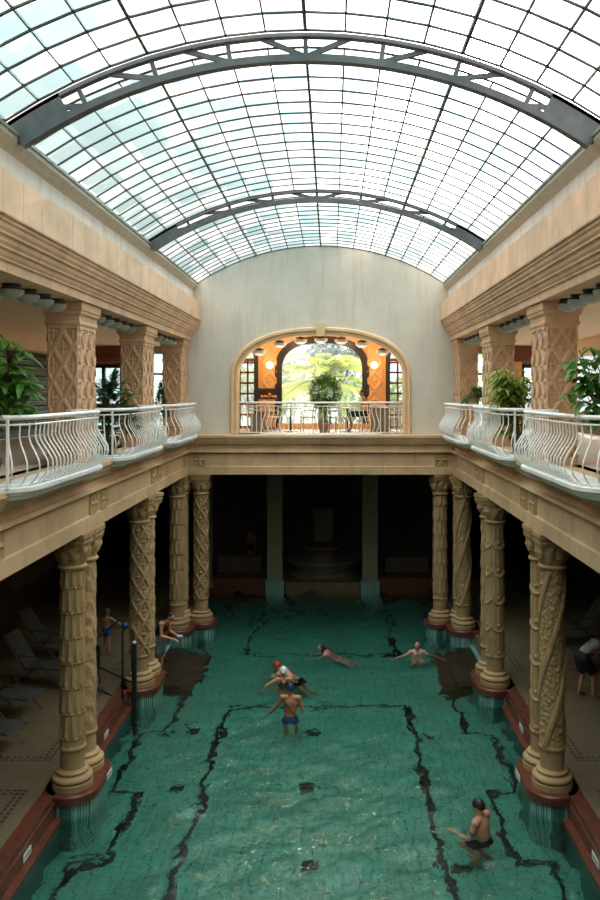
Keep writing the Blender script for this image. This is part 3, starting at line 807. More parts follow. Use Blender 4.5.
def base_mb():
    m = MB()
    pr = [(.33, .405), (.335, .41), (.335, .50), (.32, .515)]
    def torus(r, z, t): return [(r+t*math.cos(a), z+t*math.sin(a)) for a in [(-PI/2)+PI*i/8 for i in range(9)]]
    pr += torus(.285, .565, .05)+[(.265, .625), (.255, .64)]+torus(.235, .67, .03)+[(.225, .705), (.215, .725)]
    return m.lathe(pr, 40)
def cap_mb():
    m = MB(); n = 64; vs = []; prof = []
    lv = [(.20, 4.06, 0), (.235, 4.07, 0), (.24, 4.095, 0), (.225, 4.12, 0), (.20, 4.13, 0)]+[(.205+.085*((i/14)**1.6), 4.14+.36*i/14, i/14) for i in range(15)]
    rings = []
    for r, z, t in lv:
        ring = []
        for j in range(n):
            th = 2*PI*j/n; q = 1/max(abs(math.cos(th)), abs(math.sin(th))); q = 1+(q-1)*.62*t
            rr = r*q
            if t > 0:
                lf = abs(math.sin(th*4)); rr += .06*lf*math.sin(min(1, t*1.25)*PI)-.01+.045*max(0, n3(th*3, z*14, 4))
                if t > .6: rr += .04*max(0, math.cos(4*(th-PI/4)))**6*math.sin((t-.6)/.4*PI)
            ring.append((rr*math.cos(th), rr*math.sin(th), z))
        rings.append(ring)
    vs = [p for r in rings for p in r]; fs = []
    for i in range(len(rings)-1):
        for j in range(n): fs.append((i*n+j, i*n+(j+1)%n, (i+1)*n+(j+1)%n, (i+1)*n+j))
    fs += [tuple(reversed(range(n))), tuple((len(rings)-1)*n+j for j in range(n))]
    return m.add(vs, fs)
def abacus_mb():
    return MB().box(-.27, .27, -.27, .27, 4.50, 4.545).box(-.25, .25, -.25, .25, 4.545, 4.575).box(-.285, .285, -.285, .285, 4.575, 4.655)
BASE = {}
def column(x, y, kind, label, mat='carved_stone', rz=0):
    t = empty('carved_column', (x, y, 0), label, 'column', 'carved stone columns round the pool', rz)
    if kind not in BASE:
        parts = []
        parts.append(base_mb().build('base', mat, t, smooth=True))
        parts.append(shaft_mesh(kind).build('shaft', mat, t, smooth='all'))
        parts.append(cap_mb().build('capital', mat, t, smooth=True))
        parts.append(abacus_mb().build('abacus', mat, t))
        BASE[kind] = parts
    else:
        for p in BASE[kind]:
            q = p.copy(); C.objects.link(q); q.parent = t
    return t
CX = 4.04
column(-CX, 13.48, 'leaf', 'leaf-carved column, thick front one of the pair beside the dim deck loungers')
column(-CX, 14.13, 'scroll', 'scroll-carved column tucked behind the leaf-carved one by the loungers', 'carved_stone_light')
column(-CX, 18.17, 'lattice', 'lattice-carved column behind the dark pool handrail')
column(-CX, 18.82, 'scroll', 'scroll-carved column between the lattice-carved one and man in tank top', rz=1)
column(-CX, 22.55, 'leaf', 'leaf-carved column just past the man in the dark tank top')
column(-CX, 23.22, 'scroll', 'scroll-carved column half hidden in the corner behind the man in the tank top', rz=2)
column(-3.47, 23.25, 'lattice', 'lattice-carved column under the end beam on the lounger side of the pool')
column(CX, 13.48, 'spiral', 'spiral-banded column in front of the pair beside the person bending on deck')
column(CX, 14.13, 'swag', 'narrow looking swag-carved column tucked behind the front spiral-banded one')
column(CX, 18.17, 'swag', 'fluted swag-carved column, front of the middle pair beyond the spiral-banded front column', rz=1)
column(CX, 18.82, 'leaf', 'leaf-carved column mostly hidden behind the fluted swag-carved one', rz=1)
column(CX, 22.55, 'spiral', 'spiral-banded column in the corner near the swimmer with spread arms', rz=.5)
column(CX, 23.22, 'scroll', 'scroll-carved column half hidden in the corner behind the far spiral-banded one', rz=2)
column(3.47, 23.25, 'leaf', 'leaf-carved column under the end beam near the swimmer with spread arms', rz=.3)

# plinths: stadium shaped, red slab on a tiled drum
def stadium(x, ya, yb, r, n=12):
    def f(o):
        R = r+o; pts = []
        for i in range(n+1): a = PI+PI*i/n; pts.append((x+R*math.cos(a), ya+R*math.sin(a)))
        for i in range(n+1): a = PI*i/n; pts.append((x+R*math.cos(a), yb+R*math.sin(a)))
        return pts
    return f
def plinth(x, ya, yb, label, r=.43):
    t = empty('column_plinth', (x, (ya+yb)/2, 0), label, 'plinth', 'red-edged plinths under the columns')
    yc = (ya+yb)/2; f = stadium(0, ya-yc, yb-yc, r)
    MB().stack(f, [(-.02, .24), (.02, .26), (.02, .38), (0, .405)]).build('marble_slab', 'red_marble', t, smooth=True)
    MB().stack(f, [(-.04, -.94), (-.04, .24)]).build('tiled_drum', 'ribbed_tile', t, smooth=True)
    return t
plinth(-CX, 13.48, 14.13, 'red marble plinth under the column pair beside the deck loungers')
plinth(-CX, 18.17, 18.82, 'red marble plinth under the column pair by the dark pool handrail')
plinth(-CX, 22.55, 23.2, 'red marble plinth under the corner columns past the man in the tank top')
plinth(-3.42, 23.25, 23.26, 'small round red plinth under the lattice-carved column by the end beam', .40)
plinth(CX, 13.48, 14.13, 'red marble plinth under the spiral-banded column beside the bending person')
plinth(CX, 18.17, 18.82, 'red marble plinth under the middle fluted column pair')
plinth(CX, 22.55, 23.2, 'red marble plinth under the corner columns near the swimmer with spread arms')
plinth(3.42, 23.25, 23.26, 'small round red plinth under the leaf-carved column by the end beam', .40)

# depth plates on the coping faces and plinths
def plate(x, y, z, rz, label):
    t = empty('depth_plate', (x, y, z), label, 'sign', 'small white plates on the pool edge', rz)
    MB().box(-.15, .15, -.012, 0, -.055, .055).build('plate', 'sign_white', t)
    MB().box(-.10, .10, -.015, -.012, -.008, .010).build('printed_line', 'cloth_grey', t)
plate(-4.19, 11.85, .17, PI/2, 'white plate on red coping below the deck loungers, short of the columns')
plate(-4.19, 16.0, .17, PI/2, 'white plate on the red coping between two column pairs, beside the loungers')
plate(-3.585, 14.05, .31, PI/2, 'white plate on the red plinth below the scroll-carved column')
plate(4.19, 11.7, .17, -PI/2, 'white plate on the red coping nearest the swimming man in black cap')
plate(4.19, 16.3, .17, -PI/2, 'white plate on the red coping between the spiral and fluted columns')
plate(3.585, 14.0, .31, -PI/2, 'white plate on the red plinth under the spiral-banded column')

# ---------------------------------------------------------------- carved pillars of the gallery
def pillar_shaft():
    m = MB(); W_, D_ = .50, .93; H_ = 2.34; nW, nD, nH = 42, 76, 180; vs = []; fs = []
    per = []
    for i in range(nW): per.append(('f', i/nW*W_, -W_/2+i/nW*W_, -D_/2, 0, -1))
    for i in range(nD): per.append(('r', i/nD*D_, W_/2, -D_/2+i/nD*D_, 1, 0))
    for i in range(nW): per.append(('b', i/nW*W_, W_/2-i/nW*W_, D_/2, 0, 1))
    for i in range(nD): per.append(('l', i/nD*D_, -W_/2, D_/2-i/nD*D_, -1, 0))
    for j in range(nH+1):
        z = H_*j/nH
        for f, u, x, y, nx, ny in per:
            wid = W_ if f in 'fb' else D_
            edge = min(u, wid-u)
            h = diamond(u-wid/2, z, wid/(1.5 if f in 'fb' else 2.5), .56) if edge > .012 else .9
            if edge <= .001: vs.append((x+(-.01 if x < 0 else .01), y+(-.01 if y < 0 else .01), z)); continue
            d = .034*h
            if z < .12 or z > H_-.06: d = .03
            vs.append((x+nx*d, y+ny*d, z))
    n = len(per)
    for j in range(nH):
        for i in range(n): fs.append((j*n+i, j*n+(i+1)%n, (j+1)*n+(i+1)%n, (j+1)*n+i))
    return m.add(vs, fs)
def rect_outline(hx, hy): return lambda o: [(-hx-o, -hy-o), (hx+o, -hy-o), (hx+o, hy+o), (-hx-o, hy+o)]
pil = None
PIL = []
def pillar(x, y, label):
    global pil
    t = empty('carved_pillar', (x, y, 5.79), label, 'pillar', 'square carved pillars along the galleries')
    if pil is None:
        a = pillar_shaft().build('shaft', 'pillar_stone', t, smooth=True)
        b = MB().stack(rect_outline(.25, .465), [(.03, 2.34), (.045, 2.36), (.045, 2.40), (.03, 2.42), (.035, 2.50), (.07, 2.54), (.075, 2.58), (.09, 2.60), (.09, 2.73), (.0, 2.735)]).build('capital', 'pillar_stone', t)
        pil = [a, b]
    else:
        for p in pil:
            q = p.copy(); C.objects.link(q); q.parent = t
    return t
PX = 4.17
pillar(-PX, 13.85, 'widest carved pillar on the shuttered gallery, between the two large planted balconies')
pillar(-PX, 18.5, 'carved gallery pillar behind the dark spiky potted palm')
pillar(-PX, 23.0, 'slim looking carved pillar against the plaster wall, beside the small cone shrub')
pillar(PX, 13.85, 'widest carved pillar on the glazed gallery, beside the hanging broad leaves')
pillar(PX, 18.5, 'carved gallery pillar behind the bushy yellow-green plant')
pillar(PX, 23.0, 'slim looking carved pillar against the plaster wall, beside the grassy plant')
pillar(-PX, 9.2, 'carved pillar next to the camera on the shuttered gallery')
pillar(PX, 9.2, 'carved pillar next to the camera on the glazed gallery')

# ---------------------------------------------------------------- balconies
def plan(xa, xb, ya, yb, r, n=6):
    """open path from (xa,ya) out to xb and back; xb < xa direction handled with sign"""
    s = -1 if xb < xa else 1
    pts = [(xa, ya)]
    for i in range(n+1):
        a = -PI/2+PI/2*i/n; pts.append((xb-s*r+s*r*math.cos(a), ya+r+r*math.sin(a)))
    for i in range(n+1):
        a = PI/2*i/n; pts.append((xb-s*r+s*r*math.cos(a), yb-r+r*math.sin(a)))
    pts.append((xa, yb)); return pts
def walk(pts, step, skip_ends=True):
    """points with outward normals evenly along a path"""
    segs = []; tot = 0
    for a, b in zip(pts, pts[1:]):
        l = math.hypot(b[0]-a[0], b[1]-a[1])
        if l > 1e-6: segs.append((a, b, l)); tot += l
    n = max(2, round(tot/step)); res = []
    for k in range(n+1):
        d = tot*k/n; acc = 0
        for a, b, l in segs:
            if d <= acc+l+1e-9:
                t = (d-acc)/l if l else 0; res.append(((a[0]+(b[0]-a[0])*t, a[1]+(b[1]-a[1])*t), ((b[1]-a[1])/max(l, 1e-9), -(b[0]-a[0])/max(l, 1e-9)))); break
            acc += l
    return res
def baluster_mb(belly=.165):
    prof = [(0, 0), (.0, .03), (.38*belly, .08), (.78*belly, .15), (belly, .24), (.93*belly, .33), (.55*belly, .44), (.14*belly, .54), (-.07*belly, .62), (-.05*belly, .70), (0, .76), (0, .80)]
    return MB().tube([(o, 0, z) for o, z in prof], .0105, 6)
bal_mesh = None
def balcony(s, ya, yb, label):
    global bal_mesh
    t = empty('balcony', (0, (ya+yb)/2, 5.66), label, 'balcony', 'white railed balconies of the side galleries')
    yc = (ya+yb)/2; y0_, y1_ = ya-yc, yb-yc
    def outl(o):
        p = plan(3.95, 3.42-o, y0_-o, y1_+o, .50+o)
        return [(s*x, y) for x, y in p]
    MB().stack(outl, [(-.10, .0), (-.06, .02), (-.04, .06), (.0, .075), (.0, .10), (.045, .115), (.045, .165), (.03, .175)]).build('slab', 'white_slab', t)
    rail = plan(4.10, 3.44, y0_+.03, y1_-.03, .48)
    p3 = [(s*x, y, 1.035) for x, y in rail]
    MB().tube(p3, .032, 8).build('handrail', 'white_paint', t, smooth='all')
    MB().tube([(s*x, y, .945) for x, y in rail], .014, 6).build('upper_rail', 'white_paint', t, smooth='all')
    MB().tube([(s*x, y, .205) for x, y in plan(3.95, 3.44, y0_+.03, y1_-.03, .48)], .013, 6).build('bottom_rail', 'white_paint', t, smooth='all')
    side = plan(3.92, 3.44, y0_+.03, y1_-.03, .48)
    for (x, y), (nx, ny) in walk(side, .148):
        # plan order runs outward then along +Y: outward normal flips with side
        ang = math.atan2(ny, nx)
        if bal_mesh is None:
            o = baluster_mb().build('baluster', 'white_paint', t, smooth='all'); bal_mesh = o.data
        else:
            o = bpy.data.objects.new('baluster', bal_mesh); C.objects.link(o); o.parent = t
        # rail path is for positive side; mirror x
        px, nxx = s*x, s*nx
        # outward = away from gallery centre line (towards -x for s=+1)
        cxr = s*3.95
        out_v = Vector((nxx, ny, 0))
        if out_v.dot(Vector((px-s*4.3, y*.25, 0))) < 0: out_v = -out_v
        o.location = (px, y, .16); o.rotation_euler = (0, 0, math.atan2(out_v.y, out_v.x))
    for yy in (y0_+.03, y1_-.03):
        MB().box(s*3.60, s*3.63, yy-.015, yy+.015, .17, 1.02).build('post', 'white_paint', t)
    return t
balcony(-1, 9.70, 13.35, 'white balcony with bulging bars below the large broad-leaved plant')
balcony(-1, 14.35, 18.0, 'white balcony in front of the dark spiky potted palm')
balcony(-1, 19.0, 22.5, 'small looking white balcony with the cone shrub, touching the plaster wall corner')
balcony(1, 9.70, 13.35, 'white balcony with bulging bars, below the hanging leaves of the glazed gallery')
balcony(1, 14.35, 18.0, 'white balcony in front of the bushy yellow-green plant')
balcony(1, 19.0, 22.5, 'small looking white balcony beside the grassy plant in the glazed gallery')

# end railing with bowed centre
t = empty('end_railing', (0, 23.35, 5.79), 'white railing with a bowed centre across the arched cafe opening', 'railing')
bow = [(-2.42, .12)]+[(-1.75+3.5*i/24, .12-.42*math.sin(PI*i/24)) for i in range(25)]+[(2.42, .12)]
MB().tube([(x, y, .93) for x, y in bow], .028, 8).build('handrail', 'white_paint', t, smooth='all')
MB().tube([(x, y, .83) for x, y in bow], .013, 6).build('upper_rail', 'white_paint', t, smooth='all')
MB().tube([(x, y, .05) for x, y in bow], .013, 6).build('bottom_rail', 'white_paint', t, smooth='all')
bmesh_straight = None
bulged = None
for k, ((x, y), (nx, ny)) in enumerate(walk(bow, .135)):
    if abs(x) < 1.75 and y < .1:
        if bulged is None:
            b_ = baluster_mb(.10).build('baluster', 'white_paint', t, smooth='all'); bulged = b_.data; o = b_
        else: o = bpy.data.objects.new('baluster', bulged); C.objects.link(o); o.parent = t
        sx = -1 if x < 0 else 1
        dirv = Vector((sx*.85*min(1, abs(x)/.6), -.6, 0))
        o.rotation_euler = (0, 0, math.atan2(dirv.y, dirv.x)); o.location = (x, y, .04)
    else:
        if bmesh_straight is None:
            b_ = MB().tube([(0, 0, 0), (0, 0, .80)], .0115, 6).build('baluster', 'white_paint', t); bmesh_straight = b_.data; o = b_
        else: o = bpy.data.objects.new('baluster', bmesh_straight); C.objects.link(o); o.parent = t
        o.location = (x, y, .04)
ol = lambda o: [(-1.75-o, .3)]+[(-1.75-o+(3.5+2*o)*i/24, .10-(.46+o)*math.sin(PI*i/24)) for i in range(25)]+[(1.75+o, .3)]
MB().stack(ol, [(-.3, -.13), (-.15, -.10), (0, -.04), (.06, -.03), (.06, .025)]).build('slab', 'white_slab', t)

# ---------------------------------------------------------------- saucer lamps under the cornices
def lit(t, z, e, col=(1, .80, .55)):
    ld = bpy.data.lights.new('bulb', 'POINT'); ld.energy = e; ld.color = col; ld.shadow_soft_size = .12
    lo = bpy.data.objects.new('bulb', ld); C.objects.link(lo); lo.parent = t; lo.location = (0, -.30 if z == 0 else 0, z)
lamp0 = None
def saucer(x, y, z, label, group):
    global lamp0
    t = empty('saucer_lamp', (x, y, z), label, 'lamp', group)
    if lamp0 is None:
        a = MB().lathe([(.13, 0), (.13, -.05), (.15, -.06), (.15, -.085)], 20).build('lamp_collar', 'lamp_base', t, smooth=True)
        b = MB().lathe([(.17, -.085), (.175, -.10), (.16, -.14), (.12, -.18), (.06, -.205), (.01, -.21)], 20).build('glass_bowl', 'lamp_glass', t, smooth=True)
        lamp0 = [a, b]
    else:
        for p in lamp0:
            q = p.copy(); C.objects.link(q); q.parent = t
    return t
nums = ['first', 'second', 'third', 'fourth', 'fifth', 'sixth']
for s, side in ((-1, 'shuttered'), (1, 'glazed')):
    for yb, where, ks in ((9.7, 'widest carved pillar towards the camera', (3, 4, 5, 2)), (14.35, 'carved pillar in the middle', range(6)), (19.0, 'carved pillar at the plaster wall', range(6))):
        for k in ks:
            n = 5-k
            saucer(s*4.17, yb+.33+k*.6, 8.53, 'unlit saucer lamp, %s gallery cornice, %s from the %s' % (side, nums[n], where), 'saucer lamps under the gallery cornices')
for k, x in enumerate((-1.85, -1.23, -.61, 0, .61, 1.23, 1.85)):
    nm = ['above the small glazed door by the shelf stand', 'above the pier by the shelf stand', 'beside the centre lamp, on the shelf stand side', 'at the very centre under the keystone', 'beside the centre lamp, on the seated person side', 'above the pier behind the seated person', 'above the small glazed door by the seated person'][k]
    t = saucer(x, 23.99, opz(x)-.03, 'white saucer lamp under the cafe arch, '+nm, 'saucer lamps under the cafe arch')
    MB().tube([(0, 0, 0), (0, 0, 8.97-opz(x)+.03)], .02, 8).build('stem', 'lamp_base', t)
    MB().lathe([(.01, -.20), (.10, -.20), (.185, -.14), (.205, -.07), (.2, -.06), (.01, -.06)][::-1], 20, cap=False).build('white_bowl', 'white_paint', t, smooth=True)
    lit(t, -.34, 4)
for x in (-2.4, -.8, .8, 2.4):  # lamps added above the arch, out of view, to brighten the cafe
    t = empty('added_fill_lamp', (x, 25.4, 8.97), 'added fill lamp out of view on the cafe ceiling behind the arch', 'lamp', 'added cafe fill lamps')
    MB().lathe([(.2, 0), (.2, -.05), (.16, -.10), (.08, -.13), (.01, -.135)], 20).build('glass_bowl', 'sconce_glow', t, smooth=True)
    lit(t, -.35, 22)

# ---------------------------------------------------------------- plants
def leaf(m, p, d, ln, wd, droop=.3, up=Vector((0, 0, 1)), fold=.15):
    """one pointed leaf with a folded midrib, 4 segments"""
    d = Vector(d).normalized(); side = d.cross(up)
    if side.length < .1: side = Vector((1, 0, 0))
    side.normalize(); nrm = side.cross(d)
    vs = []; K = 4
    for i in range(K+1):
        t = i/K; q = Vector(p)+d*ln*t-Vector((0, 0, droop*ln*t*t)); ww = wd*math.sin(PI*min(.98, .06+t*.94))**.8 if i < K else .0
        vs += [q-side*ww/2+nrm*fold*ww, q-nrm*.0, q+side*ww/2+nrm*fold*ww]
    fs = []
    for i in range(K):
        k = i*3; fs += [(k, k+1, k+4, k+3), (k+1, k+2, k+5, k+4)]
    m.add(vs, fs)
def rnd(a, b): return random.uniform(a, b)
def pot(t, mat, r=.2, h=.34):
    MB().lathe([(r*.7, 0), (r*.95, h*.8), (r*1.08, h*.82), (r*1.08, h), (r*.95, h), (r*.9, h*.9), (.01, h*.88)], 24).build('pot', mat, t, smooth=True)
def broad_plant(loc, label, size, height, n, ll, lw, mat, seed, toward=(0, 0), potmat='pot_dark', whorl=True):
    random.seed(seed)
    t = empty('potted_plant', loc, label, 'plant')
    pot(t, potmat); st = MB(); lv = MB()
    for b in range(7):
        a = rnd(0, 2*PI); tip = Vector((size*.75*math.cos(a)+toward[0], size*.75*math.sin(a)+toward[1], height+rnd(-.45, .45)*size*1.6))
        base = Vector((.03*math.cos(a), .03*math.sin(a), .3)); pts = [base.lerp(tip, k/6)+Vector((0, 0, .12*math.sin(PI*k/6))) for k in range(7)]
        st.tube(pts, [.018-.002*k for k in range(7)], 6)
        for k in range(n//7//5):
            c = base.lerp(tip, rnd(.55, 1.0))+Vector((rnd(-1, 1), rnd(-1, 1), rnd(-1, 1)))*size*.33
            st.tube([base.lerp(tip, .7), c], .004, 4)
            for j in range(5):
                an = 2*PI*j/5+rnd(-.3, .3); d = Vector((math.cos(an), math.sin(an), rnd(-.35, .35)))
                leaf(lv, c, d, ll*rnd(.7, 1.15), lw*rnd(.8, 1.1), .45)
    st.build('stems', 'stem', t); lv.build('foliage', mat, t, fix=False)
    return t
broad_plant((-4.0, 9.98, 5.835), 'big broad-leaved potted plant beside the pillar on the shuttered gallery', .58, 1.5, 620, .25, .11, 'leaf_broad', 11, (.0, .05))
broad_plant((4.0, 10.15, 5.835), 'broad-leaved potted plant hanging over the balcony beside the widest pillar, glazed gallery',   .52, 1.6, 420, .24, .10, 'leaf_broad', 12, (-.10, .1))
broad_plant((3.93, 15.3, 5.835), 'bushy yellow-green potted plant behind the middle balcony of the glazed gallery', .62, 1.12, 1100, .22, .06, 'leaf_yellow', 13, (-.05, .0))
def palm(loc, label, n, ln, mat, seed, stem_h, leaflet=.0, cat='plant', name='potted_palm', withpot=True, lw=.03, spread=1.0, trunk_r=.03, potmat='pot_dark', drop=.25):
    random.seed(seed)
    t = empty(name, loc, label, cat)
    if withpot: pot(t, potmat)
    st = MB(); lv = MB()
    st.tube([(0, 0, .25 if withpot else 0), (.02, 0, stem_h*.5), (0, 0, stem_h)], trunk_r, 8)
    for k in range(n):
        a = 2*PI*k/n*1.618*5+rnd(-.2, .2); el = rnd(.1, 1.35); d = Vector((math.cos(a)*math.cos(el)*spread, math.sin(a)*math.cos(el)*spread, math.sin(el)))
        p0 = Vector((0, 0, stem_h-rnd(0, drop)*ln)); pts = []
        for i in range(9):
            u = i/8; pts.append(p0+d*ln*u-Vector((0, 0, .55*ln*u*u)))
        st.tube(pts, [.008*(1+trunk_r*8)*(1-.7*i/8) for i in range(9)], 4)
        if leaflet:
            for i in range(34):
                u = .18+.82*i/33; j = min(7, int(u*8)); q = pts[j].lerp(pts[j+1], u*8-j); tg = (pts[j+1]-pts[j]).normalized()
                sd2 = tg.cross(Vector((0, 0, 1))).normalized()
                for s in (-1, 1): leaf(lv, q, tg*.55+sd2*s+Vector((0, 0, .12)), leaflet*(1-.6*abs(u-.45)), lw, .35)
        else:
            for i in range(9):
                aa = (i-4)*.28; sd2 = d.cross(Vector((0, 0, 1))).normalized(); dd = d*math.cos(aa)+sd2*math.sin(aa)
                leaf(lv, pts[5], dd+Vector((0, 0, -.1)), ln*.42, lw, .4)
    st.build('stems', 'stem', t); lv.build('fronds', mat, t, fix=False)
    return t
palm((-3.93, 15.2, 5.835), 'dark spiky potted palm between the two nearer pillars of the shuttered gallery', 120, .70, 'leaf_dark', 21, 1.25, lw=.04, drop=1.3)
palm((3.95, 19.9, 5.835), 'small grassy potted palm behind the balcony beside the end wall, glazed gallery', 60, .46, 'leaf_broad', 22, 1.1, lw=.022)
# clipped cone and ball shrub
def shrub(loc, label, shape, mat, seed, n, cat='shrub', potmat='terracotta', ll=.07):
    random.seed(seed)
    t = empty('potted_shrub', loc, label, cat); pot(t, potmat, .19, .32)
    MB().tube([(0, 0, .25), (0, 0, shape[0][2])], .025, 8).build('stem', 'stem', t)
    lv = MB()
    for k in range(n):
        c = random.choice(shape); u = Vector((random.gauss(0, 1), random.gauss(0, 1), random.gauss(0, 1))).normalized()
        cone = len(c) > 4
        if cone:
            h = rnd(0, 1)**1.3; rr = c[3]*(1-h); an = rnd(0, 2*PI); p = Vector((c[0]+rr*math.cos(an), c[1]+rr*math.sin(an), c[2]+h*c[4])); u = Vector((math.cos(an), math.sin(an), .6))
        else:
            rr = c[3]*rnd(.75, 1.03); p = Vector((c[0], c[1], c[2]))+u*rr
        leaf(lv, p, u+Vector((rnd(-.7, .7), rnd(-.7, .7), rnd(-.3, .7))), ll*rnd(.7, 1.3), ll*.45, .2)
    lv.build('foliage', mat, t, fix=False)
shrub((-3.93, 19.9, 5.835), 'dark cone-shaped potted shrub behind the balcony next to the end wall', [(0, 0, .55, .2, .85)], 'leaf_dark', 31, 1100)
shrub((.12, 24.55, 5.81), 'ball-shaped green potted shrub in the centre of the cafe arch', [(0, 0, 1.22, .5), (.0, 0, 1.2, .4)], 'leaf_broad', 32, 2400, ll=.1)
shrub((.10, 23.95, 5.81), 'low leafy potted shrub under the ball-shaped shrub behind the bowed railing', [(0, 0, .5, .2)], 'leaf_yellow', 33, 420)

# ---------------------------------------------------------------- outside the windows
struct(MB().box(-60, 60, 34.2, 90, 3.0, 3.4).build('floor_terrace', 'ground'))
m = MB(); random.seed(5); vs = []; fs = []; n = 40
for i in range(n+1):
    for j in range(14):
        x = -60+120*i/n; y = 60+j*2.4; z = 3.3+(j/13)**.8*(13+2.5*math.sin(i*.5)+2*math.sin(i*1.3))+rnd(-.6, .6); vs.append((x, y, z))
for i in range(n):
    for j in range(13): fs.append((i*14+j, (i+1)*14+j, (i+1)*14+j+1, i*14+j+1))
struct(m.add(vs, fs).build('floor_hillside', 'hill_haze', smooth='all'))
palm((-.1, 36.5, 3.4), 'date palm with yellow-green fronds outside the big arched cafe window', 46, 3.1, 'leaf_palm', 41, 4.3, leaflet=.6, cat='tree', name='date_palm', withpot=False, lw=.05, trunk_r=.22)
def tree(x, y, z, r, h, mat, seed, label, nleaf=900):
    random.seed(seed)
    t = empty('tree', (x, y, z), label, 'tree', 'trees outside the gallery windows')
    st = MB(); st.tube([(0, 0, 0), (.1, 0, h*.4), (0, 0, h*.75)], [.22, .16, .08], 8)
    for k in range(6):
        a = k*PI/3; st.tube([(0, 0, h*.45), (r*.6*math.cos(a), r*.6*math.sin(a), h*.75)], [.08, .03], 6)
    st.build('trunk', 'stem', t); lv = MB()
    blobs = [Vector((rnd(-.6, .6)*r, rnd(-.6, .6)*r, h*.7+rnd(-.5, .5)*r)) for _ in range(11)]
    for k in range(nleaf):
        u = Vector((random.gauss(0, 1), random.gauss(0, 1), random.gauss(0, 1))).normalized()
        leaf(lv, random.choice(blobs)+u*r*.5*rnd(.6, 1), u+Vector((rnd(-1, 1), rnd(-1, 1), rnd(-1, 1))), .42, .22, .2)
    lv.build('foliage', mat, t, fix=False)
tree(-5.6, 38, 3.4, 2.4, 5.6, 'leaf_yellow', 51, 'yellow-green tree outside the tall window at the end of the shuttered gallery')
tree(6.0, 39, 3.4, 2.4, 5.2, 'leaf_haze_pale', 52, 'haze-paled tree outside the tall window at the end of the glazed gallery')
tree(-3.4, 43, 3.4, 2.6, 5.4, 'leaf_haze_pale', 53, 'haze-paled tree behind the date palm, towards the shelf stand side of the cafe window', 1200)
tree(3.0, 42, 3.4, 2.2, 4.2, 'leaf_yellow', 54, 'low bright tree behind the date palm, towards the seated person side', 1200)
tree(.8, 49, 3.4, 3.2, 8.2, 'leaf_haze_grey', 55, 'tall haze-greyed tree farthest behind the date palm in the cafe window', 1500)

# ---------------------------------------------------------------- cafe furniture
def table(x, y, label, group='round cafe tables'):
    t = empty('cafe_table', (x, y, 5.80), label, 'table', group)
    MB().lathe([(.01, .72), (.36, .72), (.37, .735), (.36, .75), (.01, .75)], 28, cap=False).build('tabletop', 'cream_chair', t, smooth=True)
    MB().tube([(0, 0, .03), (0, 0, .72)], .03, 10).build('pedestal', 'dark_metal', t)
    MB().lathe([(.22, 0), (.22, .015), (.04, .04), (.03, .05)], 20).build('foot', 'dark_metal', t, smooth=True)
def chair(x, y, rz, label, mat='cream_chair', group='cafe chairs'):
    t = empty('cafe_chair', (x, y, 5.80), label, 'chair', group, rz)
    MB().stack(rect_outline(.2, .2), [(0, .43), (.012, .44), (.012, .46), (0, .475)]).build('seat', mat, t)
    for sx in (-1, 1):
        MB().bar((sx*.18, .18, 0), (sx*.17, .17, .43), .035, .035).build('leg', mat, t)
        MB().bar((sx*.19, -.22, 0), (sx*.17, -.18, .45), .035, .035).build('leg', mat, t)
        MB().tube([(sx*.17, -.18, .45), (sx*.18, -.22, .70), (sx*.18, -.27, .92)], .018, 6).build('back_post', mat, t)
        MB().tube([(sx*.2, -.2, .66), (sx*.23, .0, .67), (sx*.21, .16, .64), (sx*.19, .17, .45)], .014, 6).build('armrest', mat, t)
    m = MB()
    for z in (.66, .76, .88): m.bar((-.18, -.215-(z-.66)*.2, z), (.18, -.215-(z-.66)*.2, z), .018, .055)
    m.build('backrest', mat, t)
table(-.95, 24.75, 'round cafe table between two pale chairs, shelf stand side of the ball shrub')
table(.80, 24.7, 'round cafe table in front of the seated dark-haired person')
table(2.15, 25.2, 'round cafe table beside the small glazed door at the seated person side')
chair(-1.45, 24.75, -PI/2+.2, 'pale wooden chair facing the ball shrub, nearer the shelf stand')
chair(-.42, 24.8, PI/2-.2, 'pale wooden chair with its back to the ball shrub')
chair(-2.1, 25.4, -.4, 'pale wooden chair standing by the small glazed door on the shelf stand side')
chair(.52, 24.35, -.5, 'pale wooden chair tucked between ball shrub and the seated person')
chair(1.40, 24.95, PI/2-.3, 'pale wooden chair the dark-haired person sits on')
chair(2.2, 24.55, .2, 'pale wooden chair by the arch jamb at the seated person side')
def screen(x, y, label, w_=.42, h_=.72):
    t = empty('rattan_box', (x, y, 5.80), label, 'box', 'brown rattan boxes in the cafe')
    MB().box(-w_/2, w_/2, -.18, .18, .04, h_).build('body', 'rattan', t)
    MB().box(-w_/2-.02, w_/2+.02, -.2, .2, h_, h_+.03).build('rim', 'brown_wood', t)
    m = MB()
    for sx in (-1, 1):
        for sy in (-1, 1): MB().box(sx*w_/2-.02*sx-.02, sx*w_/2-.02*sx+.02, sy*.16-.02, sy*.16+.02, 0, .04).build('foot', 'brown_wood', t)
screen(1.75, 24.1, 'brown rattan box behind the railing next to the seated person', .5)
screen(-1.92, 24.15, 'dark brown rattan box behind the railing, below the fruit-topped stand', .4, .55)
t = empty('serving_stand', (-1.78, 25.6, 5.80), 'black serving stand with orange fruit on top, before the tiled pier', 'stand')
for z in (.05, .55, 1.0): MB().box(-.34, .34, -.2, .2, z, z+.03).build('shelf', 'dark_metal', t)
for sx in (-1, 1):
    for sy in (-1, 1): MB().box(sx*.33-.015, sx*.33+.015, sy*.19-.015, sy*.19+.015, 0, 1.35 if sy > 0 else 1.03).build('post', 'dark_metal', t)
MB().box(-.33, .33, .18, .2, 1.03, 1.35).build('back_panel', 'dark_wood', t)
random.seed(8)
